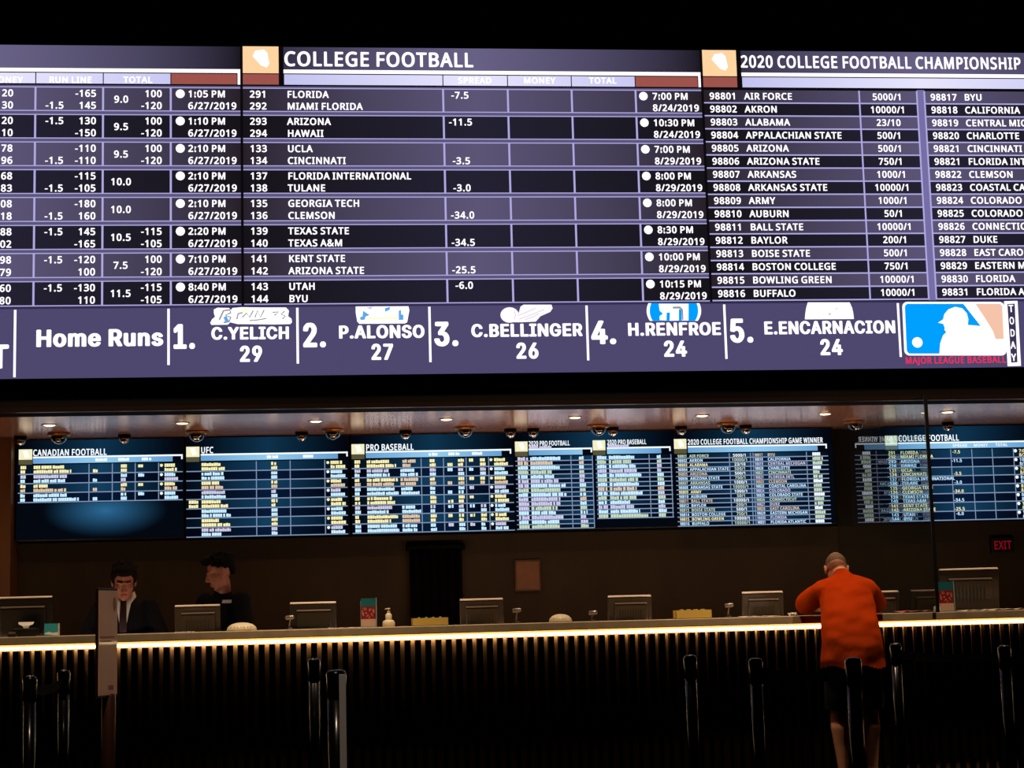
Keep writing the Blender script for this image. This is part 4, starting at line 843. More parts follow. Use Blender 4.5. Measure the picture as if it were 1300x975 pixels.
MB().lathe((x, 12.18, ZT), [(0.022, 0), (0.024, 0.004), (0.024, 0.035), (0.012, 0.046)], n=20).build('bottle', M_white, o)
MB().lathe((x, 12.18, ZT), [(0.011, 0.046), (0.011, 0.054), (0.004, 0.056), (0.004, 0.064), (0.013, 0.066), (0.012, 0.073), (0.003, 0.075)], n=14).build('pump', M_blackp, o)
# yellow boxes of betting slips
def slip_box(label, pl, pr, ptop, yaw):
    Y = 12.42; x0, zt = at(pl, ptop, Y); x1, _ = at(pr, ptop, Y); h = zt - ZT
    cx = (x0 + x1) / 2; w2 = (x1 - x0) / 2; R = Matrix.Translation((cx, Y, ZT)) @ Matrix.Rotation(yaw, 4, 'Z')
    o = thing('slip_box', label, 'box', (cx, Y, ZT), 'yellow slip boxes')
    b = MB(); t = 0.004
    b.obox(R, -w2, -0.05, 0, w2, -0.05 + t, h); b.obox(R, -w2, 0.05 - t, 0, w2, 0.05, h); b.obox(R, -w2, -0.05, 0, -w2 + t, 0.05, h); b.obox(R, w2 - t, -0.05, 0, w2, 0.05, h); b.obox(R, -w2, -0.05, 0, w2, 0.05, t)
    b.build('tray', M_yel, o)
    s = MB()
    for i in range(14): s.obox(R, -w2 + 0.012 + i * (2 * w2 - 0.024) / 14, -0.042, t, -w2 + 0.012 + i * (2 * w2 - 0.024) / 14 + 0.012, 0.042, h * 0.9 + 0.006 * ((i * 7) % 3))
    s.build('slips', M_cream, o)
slip_box('yellow tray of slips in front of the black hanging curtain', 522.5, 569, 785, 0.0)
slip_box('yellow tray of slips midway between the two right hand monitors', 856, 902, 775, 0.0)
# small gooseneck microphones
def mic(label, px, ptop, Y=12.55):
    x, zt = at(px, ptop, Y)
    o = thing('gooseneck_microphone', label, 'microphone', (x, Y, ZT), 'gooseneck microphones on the counter')
    MB().lathe((x, Y, ZT), [(0.03, 0), (0.03, 0.006), (0.012, 0.014)], n=20).build('foot', M_blackp, o)
    MB().tube([(x - 0.006, Y, ZT + 0.01), (x - 0.004, Y, ZT + 0.04), (x, Y - 0.005, zt - 0.02), (x + 0.006, Y - 0.02, zt - 0.008)], 0.0065).build('neck', M_grey, o)
    MB().lathe((x - 0.034, Y - 0.02, zt - 0.008), [(0.008, 0), (0.015, 0.006), (0.016, 0.05), (0.012, 0.062), (0.004, 0.066)], n=16, axis=(1, -0.25, 0.1)).build('head', M_grey, o)
mic('small gooseneck stand at the left edge of the black monitor with lit top', 368.5, 783)
mic('small gooseneck stand below the square wall notice', 656, 774)
mic('small gooseneck stand close to the left of the monitor below the split list screen', 752.5, 777)
mic('small gooseneck stand left of the monitor beside the person in orange', 925, 767.5)
# loose papers
def sheet(name, label, pl, pr, Y, depth, hh, m, cat='paper'):
    x0 = spot(pl, 785, Y); x1 = spot(pr, 785, Y); r = random.Random(int(pl)); b = MB(); n = 7
    vs = []
    for i in range(n + 1):
        for j in (0, 1): vs.append((x0 + (x1 - x0) * i / n, Y + depth * j, ZT + 0.002 + hh * abs(math.sin(i * 1.3 + j)) ))
    b.add(vs, [(2 * i, 2 * i + 2, 2 * i + 3, 2 * i + 1) for i in range(n)])
    o = b.build(name, m); s = o.modifiers.new('sheet', 'SOLIDIFY'); s.thickness = 0.002; return tag(o, label, cat)
sheet('betting_sheet', 'white betting sheet on the counter left of the person in orange', 945, 992, 12.3, 0.2, 0.005, M_white)
sheet('folded_slip', 'pale slip at the left elbow of the person in orange', 1003, 1013, 12.12, 0.07, 0.024, M_white, 'slip')
sheet('red_leaflet', 'reddish leaflet lying on the counter right of the person in orange', 1146, 1186, 12.25, 0.2, 0.016, mat('dull_red_print', (176, 104, 88), 0.6), 'leaflet')
sheet('score_sheet', 'pale sheet lying on the counter beyond the glass partition', 1226, 1258, 12.25, 0.2, 0.008, M_white)
sheet('curled_sheet', 'pale curled sheet at the far right end of the counter', 1262, 1303, 12.25, 0.2, 0.012, mat('cream_paper', (222, 200, 168), 0.6))
sheet('ticket', 'small white ticket in front of the brown glossy monitor', 221, 246, 12.2, 0.12, 0.004, M_white, 'ticket')
sheet('receipt', 'narrow white receipt in front of the black monitor with lit top', 417, 458, 12.2, 0.12, 0.003, M_white, 'receipt')

# ------------------------------------------------------------------ back wall: curtain, notice, exit sign
x0, zt = at(517, 692, 14.25); x1, _ = at(589, 692, 14.25)
o = thing('hanging_curtain', 'black curtain hanging from a rail on the brown back wall', 'curtain', ((x0 + x1) / 2, 14.27, 0.45))
c = MB(); n = 28; vs = []
for i in range(n + 1):
    for zz in (0.45, zt - 0.03): vs.append((x0 + 0.02 + (x1 - x0 - 0.04) * i / n, 14.26 + 0.022 * math.sin(i * 1.35), zz))
c.add(vs, [(2 * i, 2 * i + 2, 2 * i + 3, 2 * i + 1) for i in range(n)], 0, True)
cu = c.build('cloth', mat('black_cloth', (6, 5, 5), 0.95, spec=0.05), o); s = cu.modifiers.new('cloth', 'SOLIDIFY'); s.thickness = 0.006
MB().tube([(x0 - 0.005, 14.25, zt - 0.02), (x1 + 0.005, 14.25, zt - 0.02)], 0.018).box(x0 - 0.01, 14.25, zt - 0.05, x0 + 0.02, Y_WALL, zt).box(x1 - 0.02, 14.25, zt - 0.05, x1 + 0.01, Y_WALL, zt).build('rail', M_black, o)
x0, z1 = at(653, 711, 14.3); x1, z0 = at(687, 750, 14.3)
o = thing('wall_notice', 'square tan notice on the brown wall right of the black curtain', 'notice', ((x0 + x1) / 2, 14.31, z0))
MB().box(x0, 14.295, z0, x1, Y_WALL, z1).build('frame', mat('bronze_frame', (90, 56, 28), 0.4, 0.4), o, 0.003)
MB().box(x0 + 0.015, 14.29, z0 + 0.015, x1 - 0.015, 14.30, z1 - 0.015).build('sheet', mat('tan_notice', (128, 76, 34), 0.6, grain=0.2, scale=20), o)
x0, z1 = at(1258, 683, 14.27); x1, z0 = at(1287, 701, 14.27)
o = thing('exit_sign', 'red lit exit sign on the back wall beyond the glass partition', 'exit sign', ((x0 + x1) / 2, 14.29, z0))
MB().box(x0, 14.26, z0, x1, Y_WALL, z1).build('housing', M_blackp, o, 0.004)
b = MB(); text(b, 'EXIT', (x0 + x1) / 2, z0 + 0.026, z1 - z0 - 0.052, 14.256, 'c', (x1 - x0) * 0.82); b.build('lettering', glow('exit_red', (120, 10, 26), 0.9), o)

# ------------------------------------------------------------------ belt stanchions on the customers' side
M_post = mat('stanchion_black', (7, 7, 8), 0.2, 0.0, spec=0.3); M_belt = mat('belt_black', (8, 7, 7), 0.9, spec=0.05); M_cast = mat('stanchion_base', (20, 20, 21), 0.5, 0.3)
M_steel = mat('stanchion_grey', (120, 122, 126), 0.35, 0.6)
POST = {}
def stanchion(key, label, px, Y, h=0.95, r=0.031, m=None, head=None):
    x = at(px, 860, Y)[0]
    o = thing('belt_stanchion', label, 'stanchion', (x, Y, 0), 'belt stanchions in front of the counter'); POST[key] = (o, x, Y, h, r)
    MB().lathe((x, Y, 0), [(0.175, 0), (0.175, 0.012), (0.15, 0.022), (0.05, 0.04), (r + 0.004, 0.05)], n=32).build('base', M_cast, o)
    MB().lathe((x, Y, 0), [(r, 0.04), (r, h - 0.13)], n=28).build('post', m or M_post, o)
    MB().lathe((x, Y, 0), [(r + 0.004, h - 0.13), (r + 0.006, h - 0.12), (r + 0.006, h - 0.02), (r, h - 0.005), (r * 0.55, h)], n=28).build('belt_head', head or M_post, o)
    return o
def belt(a, b):
    oa, xa, ya, ha, ra = POST[a]; ob, xb, yb, hb, rb = POST[b]
    d = Vector((xb - xa, yb - ya, 0)).normalized(); p = Vector((xa, ya, 0)) + d * (ra + 0.009); q = Vector((xb, yb, 0)) - d * (rb + 0.009)
    n = Vector((-d.y, d.x, 0)) * 0.0012; vs = []; N = 10
    for i in range(N + 1):
        c = p.lerp(q, i / N); sag = -0.02 * math.sin(PI * i / N)
        for s in (-1, 1):
            for z in (ha - 0.095, ha - 0.045): vs.append(c + n * s + Vector((0, 0, z + sag)))
    f = []
    for i in range(N):
        k = 4 * i; f += [(k, k + 4, k + 5, k + 1), (k + 2, k + 3, k + 7, k + 6), (k, k + 2, k + 6, k + 4), (k + 1, k + 5, k + 7, k + 3)]
    f += [(0, 1, 3, 2), (4 * N, 4 * N + 2, 4 * N + 3, 4 * N + 1)]
    MB().add(vs, f).build('belt', M_belt, oa)
stanchion('a', 'slim black stanchion with a bright glint, far left', 38, 9.2)
stanchion('b', 'dark stanchion between the glinting post and the tall sign', 81, 10.2)
stanchion('c', 'dark stanchion just left of the pale grey edged post', 399, 10.4, 0.97)
stanchion('d', 'thick stanchion with a pale grey edge strip, below the leaflet holder', 427, 8.3, 0.96, 0.042)
stanchion('e', 'dark stanchion below the yellow tray beside the person in orange', 877, 9.5, 0.95)
stanchion('f', 'dark stanchion below the betting sheet, left of the person in orange', 960, 8.9, 0.94)
stanchion('g', 'nearest black stanchion standing in front of the legs of the person in orange', 1084, 8.2, 0.95, 0.034)
stanchion('h', 'dark stanchion close to the right hand side of the person in orange', 1139, 10.7, 0.955)
stanchion('i', 'dark stanchion under the right end of the counter', 1277, 9.6, 0.95)
od, xd, yd, hd_, rd = POST['d']  # strip added to make the pale line along the post's right side
MB().box(xd + 0.012, yd - rd - 0.012, 0.02, xd + rd + 0.002, yd - rd + 0.004, hd_ - 0.02).build('added_edge_strip', mat('pale_grey_strip', (150, 152, 156), 0.45), od, 0.002)
od.children[-1]['label'] = 'added pale grey strip along the right edge'
belt('f', 'g'); belt('h', 'i'); belt('a', 'b')
# upright sign on a post
Y = 8.6; xs, _ = at(135, 815, Y)
xs += 0.012; o = thing('post_sign', 'tall narrow pale sign turned edgeways on a dark stanchion post', 'sign', (xs, Y, 0))
MB().lathe((xs, Y, 0), [(0.175, 0), (0.175, 0.012), (0.15, 0.022), (0.05, 0.04), (0.036, 0.05)], n=32).build('base', M_cast, o)
MB().lathe((xs, Y, 0), [(0.034, 0.045), (0.034, 0.86), (0.028, 0.87)], n=24).build('post', mat('post_bronze', (70, 40, 28), 0.4, 0.4), o)
zs1 = at(137, 750, Y)[1]; zs0 = at(135, 882, Y)[1]
R = Matrix.Translation((xs, Y - 0.045, 0)) @ Matrix.Rotation(math.radians(68), 4, 'Z')
MB().obox(R, -0.095, 0.0, zs0 - 0.012, 0.095, 0.014, zs1 + 0.012).build('frame', mat('sign_frame', (40, 22, 18), 0.4, 0.3), o, 0.003)
sh = MB(); sh.obox(R, -0.088, -0.003, zs0, 0.088, 0.0, zs1, 0)
face = sh.build('sign_face', [mat('sign_board', (214, 170, 146), 0.35, coat=0.3)], o)
pr = MB()
crest = [(0.058 + 0.016 * math.cos(q * PI / 8) * (1 + 0.25 * math.cos(q * 3)), 0.035 * math.sin(q * PI / 8)) for q in range(16)]
n0 = len(pr.v); pr.poly([(a, zs1 - 0.065 + b) for a, b in crest], -0.004)
for k, (zz, a, b) in enumerate(((0.275, -0.08, 0.06), (0.255, -0.08, 0.03), (0.035, 0.0, 0.05))): pr.rect(a, zs0 + zz - 0.003 if k < 2 else zs0 + zz - 0.01, b, zs0 + zz + 0.003 if k < 2 else zs0 + zz + 0.01, -0.004)
pr.v = [R @ p for p in pr.v]
pr.build('faded_print', mat('sign_print', (150, 96, 78), 0.5), face)
# ================================================================== people
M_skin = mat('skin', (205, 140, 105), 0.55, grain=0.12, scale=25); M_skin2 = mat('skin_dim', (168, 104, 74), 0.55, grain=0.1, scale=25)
M_lip = mat('lip', (160, 82, 72), 0.5); M_hair = mat('dark_hair', (9, 6, 5), 0.8, spec=0.1, grain=0.4, scale=60, bump=0.3); M_hairb = mat('brown_hair', (22, 10, 8), 0.8, spec=0.1, grain=0.4, scale=60, bump=0.3)
M_stub = mat('cropped_hair', (120, 88, 62), 0.8, grain=0.3, scale=90)
M_suit = mat('black_suit', (13, 13, 17), 0.8, spec=0.15, grain=0.3, scale=40); M_shirtw = mat('white_shirt', (205, 205, 190), 0.7); M_tie = mat('dark_tie', (40, 14, 20), 0.5)
M_polo = mat('black_shirt', (10, 11, 14), 0.85, spec=0.1); M_shorts = mat('black_shorts', (9, 9, 11), 0.9, spec=0.1, bump=0.2, scale=14)
M_shoe = mat('shoe', (24, 22, 22), 0.6); M_eye = mat('eye_white', (225, 220, 210), 0.2); M_iris = mat('iris', (40, 24, 16), 0.2); M_badge = mat('name_badge', (210, 205, 200), 0.4)
def orange_cloth():
    m = bpy.data.materials.new('orange_shirt'); m.use_nodes = True; nt = m.node_tree; nt.nodes.clear(); N = nt.nodes.new; L = nt.links.new
    d = N('ShaderNodeBsdfDiffuse'); t = N('ShaderNodeBsdfTranslucent'); x = N('ShaderNodeMixShader'); o = N('ShaderNodeOutputMaterial')
    d.inputs[0].default_value = lin((190, 64, 25)); t.inputs[0].default_value = lin((255, 165, 60)); x.inputs[0].default_value = 0.62
    tc = N('ShaderNodeTexCoord'); mp = N('ShaderNodeMapping'); nz = N('ShaderNodeTexNoise'); b = N('ShaderNodeBump')
    mp.inputs['Scale'].default_value = (1.6, 1.6, 2.6); mp.inputs['Rotation'].default_value = (0, 0.5, 0.2); nz.inputs['Scale'].default_value = 2.6; nz.inputs['Detail'].default_value = 1; b.inputs['Strength'].default_value = 0.8; b.inputs['Distance'].default_value = 0.16
    L(tc.outputs['Object'], mp.inputs[0]); L(mp.outputs[0], nz.inputs[0]); L(nz.outputs[0], b.inputs['Height']); L(b.outputs[0], d.inputs['Normal'])
    L(d.outputs[0], x.inputs[1]); L(t.outputs[0], x.inputs[2]); L(x.outputs[0], o.inputs[0]); return m
M_orange = orange_cloth()

def sph(c, r, rot=None, n=14):
    """ellipsoid as (verts, faces)"""
    r = (r, r, r) if not isinstance(r, (tuple, list)) else r
    vs, fs = [], []; m = n // 2 + 1
    for i in range(1, m):
        th = PI * i / m
        for j in range(n):
            ph = 2 * PI * j / n; p = Vector((r[0] * math.sin(th) * math.cos(ph), r[1] * math.sin(th) * math.sin(ph), r[2] * math.cos(th)))
            vs.append((rot @ p if rot else p) + Vector(c))
    top = len(vs); p = Vector((0, 0, r[2])); vs.append((rot @ p if rot else p) + Vector(c)); vs.append(Vector(c) - (rot @ p if rot else p))
    for i in range(m - 2):
        for j in range(n): a, b = i * n + j, i * n + (j + 1) % n; fs.append((a, a + n, b + n, b))
    for j in range(n): fs.append((top, j, (j + 1) % n)); q = (m - 2) * n; fs.append((top + 1, q + (j + 1) % n, q + j))
    return vs, fs
def limb(mb, p0, r0, p1, r1, rot=None):
    bm = bmesh.new()
    for p, r in ((p0, r0), (p1, r1)):
        for v in sph(p, r, rot)[0]: bm.verts.new(v)
    g = bmesh.ops.convex_hull(bm, input=bm.verts)
    bmesh.ops.delete(bm, geom=[v for v in bm.verts if not v.link_faces], context='VERTS')
    bm.verts.index_update(); bmesh.ops.recalc_face_normals(bm, faces=bm.faces)
    mb.add([v.co.copy() for v in bm.verts], [[v.index for v in f.verts] for f in bm.faces], 0, True); bm.free()
def chain(mb, pts, rot=None):
    for a, b in zip(pts, pts[1:]): limb(mb, a[0], a[1], b[0], b[1], rot)
def remesh(mb, name, mats, parent, voxel, smooth=4, colour=None, cut=None, wobble=0.0, M=None):
    """grow one continuous skin over the overlapping volumes"""
    me = bpy.data.meshes.new('tmp'); me.from_pydata([tuple(p) for p in mb.v], [], mb.f); me.update()
    o = bpy.data.objects.new('tmp', me); col.objects.link(o)
    r = o.modifiers.new('r', 'REMESH'); r.mode = 'VOXEL'; r.voxel_size = voxel
    if smooth: s = o.modifiers.new('s', 'SMOOTH'); s.iterations = smooth; s.factor = 0.5
    dg = bpy.context.evaluated_depsgraph_get(); out = bpy.data.meshes.new_from_object(o.evaluated_get(dg)); out.name = name
    bpy.data.objects.remove(o); bpy.data.meshes.remove(me)
    if wobble:
        for v in out.vertices: v.co += v.normal * wobble * noise.noise(v.co * 9)
    if cut:                                       # open hem: drop faces for which cut(centre) is true
        bm = bmesh.new(); bm.from_mesh(out)
        bmesh.ops.delete(bm, geom=[f for f in bm.faces if cut(f.calc_center_median())], context='FACES')
        bm.to_mesh(out); bm.free()
    for x in (mats if isinstance(mats, (list, tuple)) else [mats]): out.materials.append(x)
    for p in out.polygons:
        p.use_smooth = True
        if colour: p.material_index = colour(p.center)
    if M: out.transform(M)
    q = bpy.data.objects.new(name, out); col.objects.link(q)
    if parent: q.parent = parent
    return q
def head_prims(mb, M, sc_=1.0):
    """M places the head: origin at its middle, face towards +y"""
    rot = M.to_3x3()
    def E(c, r): mb.add(*sph(M @ Vector(c), r, rot), 0, True)
    def C(a, ra, b, rb): limb(mb, M @ Vector(a), ra, M @ Vector(b), rb)
    E((0, -0.014, 0.034), (0.075, 0.094, 0.084)); E((0, 0.022, -0.03), (0.064, 0.07, 0.08)); E((0, 0.036, -0.082), (0.046, 0.046, 0.034))
    E((0, 0.066, -0.1), (0.02, 0.016, 0.016)); E((0.034, 0.058, -0.026), (0.028, 0.026, 0.026)); E((-0.034, 0.058, -0.026), (0.028, 0.026, 0.026))
    C((0, 0.086, 0.012), 0.008, (0, 0.108, -0.028), 0.012); E((0.011, 0.098, -0.034), 0.0095); E((-0.011, 0.098, -0.034), 0.0095)
    C((-0.042, 0.07, 0.024), 0.01, (-0.012, 0.083, 0.024), 0.01); C((0.042, 0.07, 0.024), 0.01, (0.012, 0.083, 0.024), 0.01)
    E((0, 0.089, -0.062), (0.022, 0.009, 0.006)); E((0, 0.087, -0.073), (0.019, 0.009, 0.007))
    for s in (-1, 1):
        E((s * 0.077, -0.008, -0.002), (0.009, 0.022, 0.032)); E((s * 0.082, -0.016, 0.012), (0.007, 0.014, 0.016)); E((s * 0.076, -0.004, -0.03), (0.007, 0.01, 0.012))
def eyes(M, parent, P):
    for s in (-1, 1):
        c = M @ Vector((s * 0.031, 0.081, 0.002)); d = (M.to_3x3() @ Vector((0, 1, -0.25))).normalized()
        e = MB(); e.add(*sph(P @ c, 0.0115, None, 12), 0, True); e.add(*sph(P @ (c + d * 0.0075), 0.0055, None, 10), 1, True)
        e.build('eye', [M_eye, M_iris], parent)
def hand_prims(mb, wrist, direction, up, side, curl=0.35, size=1.0):
    """palm, five fingers of different lengths; side = +1 if the thumb leaves towards the cross product"""
    d = Vector(direction).normalized(); u = Vector(up); u = (u - d * u.dot(d)).normalized(); t = d.cross(u) * side; w = Vector(wrist); k = size
    limb(mb, w, 0.024 * k, w + d * 0.03 * k, 0.022 * k)
    for off in (-0.03, -0.01, 0.01, 0.03): limb(mb, w + d * 0.02 * k + t * off * 0.7 * k, 0.014 * k, w + d * 0.088 * k + t * off * k, 0.0115 * k)
    for off, ln in ((0.032, 0.07), (0.0107, 0.08), (-0.0107, 0.075), (-0.032, 0.058)):
        p = w + d * 0.09 * k + t * off * k; q = p + (d * math.cos(curl * 0.5) - u * math.sin(curl * 0.5)) * ln * 0.45 * k
        r = q + (d * math.cos(curl * 1.6) - u * math.sin(curl * 1.6)) * ln * 0.32 * k; s = r + (d * math.cos(curl * 2.5) - u * math.sin(curl * 2.5)) * ln * 0.23 * k
        limb(mb, p, 0.009 * k, q, 0.0082 * k); limb(mb, q, 0.0082 * k, r, 0.0076 * k); limb(mb, r, 0.0076 * k, s, 0.0068 * k)
    p = w + d * 0.03 * k + t * 0.03 * k; q = p + (d * 0.7 + t * 0.7) * 0.04 * k; r = q + (d * 0.9 + t * 0.3 - u * 0.2) * 0.032 * k
    limb(mb, p, 0.013 * k, q, 0.0105 * k); limb(mb, q, 0.0105 * k, r, 0.0085 * k)
def shoe(parent, c, yaw, P):
    s = MB(); R = Matrix.Translation(Vector(c)) @ Matrix.Rotation(yaw, 4, 'Z')
    chain(s, [(R @ Vector((0, -0.05, 0.045)), (0.04, 0.045, 0.045)), (R @ Vector((0, 0.05, 0.038)), (0.045, 0.05, 0.036)), (R @ Vector((0, 0.14, 0.03)), (0.042, 0.05, 0.028))])
    remesh(s, 'shoe', M_shoe, parent, 0.01, 3, M=None)

# ---- customer leaning on the counter, seen from behind
YF = 11.6
xb = at(1085, 900, YF)[0]
o = thing('person', 'person in orange T-shirt and black shorts leaning on the counter, seen from behind', 'person', (xb, YF, 0))
o.rotation_euler = (0, 0, math.radians(-9))                # squarely away from the camera
dx = 0.0
b = MB(); LS, RS = (dx - 0.152, 0.19, 1.3), (dx + 0.152, 0.19, 1.3)
chain(b, [((dx * 0.1, -0.04, 0.93), (0.15, 0.1, 0.1)), ((dx * 0.4, 0.02, 1.06), (0.14, 0.1, 0.1)), ((dx * 0.9, 0.14, 1.235), (0.155, 0.105, 0.09)), ((dx, 0.205, 1.325), (0.12, 0.075, 0.05))])
hc = Vector((dx - 0.035, 0.305, 1.445))
chain(b, [((dx, 0.2, 1.36), 0.062), ((dx - 0.02, 0.26, 1.42), 0.056)])
HM = Matrix.Translation(hc) @ Matrix.Rotation(math.radians(-38), 4, 'X'); head_prims(b, HM)
EL, ER = (dx - 0.25, 0.41, 1.212), (dx + 0.25, 0.45, 1.212); WL, WR = (dx - 0.1, 0.62, 1.182), (dx + 0.12, 0.66, 1.182)
for S_, E_, W_, sd in ((LS, EL, WL, 1), (RS, ER, WR, -1)):
    chain(b, [(S_, 0.058), (Vector(S_).lerp(Vector(E_), 0.5), 0.05), (E_, 0.042)]); chain(b, [(E_, 0.043), (Vector(E_).lerp(Vector(W_), 0.3), 0.043), (W_, 0.029)])
    hd = Vector((0.45 * sd, 1, 0.02)); hand_prims(b, Vector(W_) + hd.normalized() * 0.01, hd, (0, 0, 1), -sd, 0.25)
for s, fx in ((-1, -0.115), (1, 0.112)):
    chain(b, [((s * 0.085, -0.05, 0.9), 0.088), ((fx * 0.95, -0.01, 0.68), 0.078), ((fx * 0.92, 0.02, 0.5), 0.058)])
    chain(b, [((fx * 0.92, 0.02, 0.5), 0.056), ((fx * 0.92, -0.015, 0.38), 0.062), ((fx * 0.9, -0.02, 0.27), 0.05), ((fx * 0.86, -0.03, 0.12), 0.036), ((fx * 0.86, -0.03, 0.07), 0.038)])
    chain(b, [((fx * 0.86, -0.05, 0.05), 0.035), ((fx * 0.95, 0.1, 0.04), 0.03)])
body = remesh(b, 'body', [M_skin, M_stub], o, 0.0065, 3, colour=lambda c: 1 if (HM.inverted() @ c).z > 0.01 and (HM.inverted() @ c).y < 0.035 and (HM.inverted() @ c).length < 0.14 and abs((HM.inverted() @ c).x) < 0.08 and (HM.inverted() @ c).z < 0.085 else 0)
eyes(HM, o, Matrix.Identity(4))
# T-shirt: hangs straight down from the leaning back
t = MB()
chain(t, [((dx, 0.205, 1.345), (0.145, 0.095, 0.055)), ((dx * 0.95, 0.13, 1.25), (0.186, 0.135, 0.09)), ((dx * 0.8, 0.01, 1.08), (0.194, 0.16, 0.09)), ((dx * 0.45, -0.03, 0.92), (0.209, 0.182, 0.08)), ((0.0, -0.03, 0.77), (0.226, 0.21, 0.07))])
for sgn in (-1, 1): chain(t, [((dx + sgn * 0.03, 0.2, 1.352), 0.066), ((dx + sgn * 0.152, 0.19, 1.3), 0.074)])
chain(t, [((dx, 0.195, 1.35), 0.085), ((dx - 0.008, 0.225, 1.385), 0.072)])
for sgn, S_, E_ in ((-1, LS, EL), (1, RS, ER)):
    E2 = Vector(S_).lerp(Vector(E_), 0.98)
    chain(t, [(S_, 0.072), (Vector(S_).lerp(E2, 0.5), 0.08), (E2, 0.075)])
HI = HM.inverted()
shirt = remesh(t, 'shirt', M_orange, o, 0.008, 5, cut=lambda c: c.z < 0.785 + 0.012 * math.sin(c.x * 30), wobble=0.008)
s = MB()
chain(s, [((0, -0.045, 0.93), (0.178, 0.145, 0.07)), ((0, -0.04, 0.84), (0.185, 0.15, 0.08))])
for sg in (-1, 1): chain(s, [((sg * 0.09, -0.035, 0.84), (0.1, 0.135, 0.08)), ((sg * 0.104, -0.0, 0.62), (0.094, 0.12, 0.05)), ((sg * 0.106, 0.015, 0.48), (0.095, 0.115, 0.04))])
sh = remesh(s, 'shorts', M_shorts, o, 0.009, 4, cut=lambda c: c.z < 0.5, wobble=0.006)
st = sh.modifiers.new('cloth', 'SOLIDIFY'); st.thickness = 0.003; st.offset = 0
for fx in (-0.1, 0.1): shoe(o, (fx, -0.03, 0), -0.12 if fx > 0 else 0.12, None)

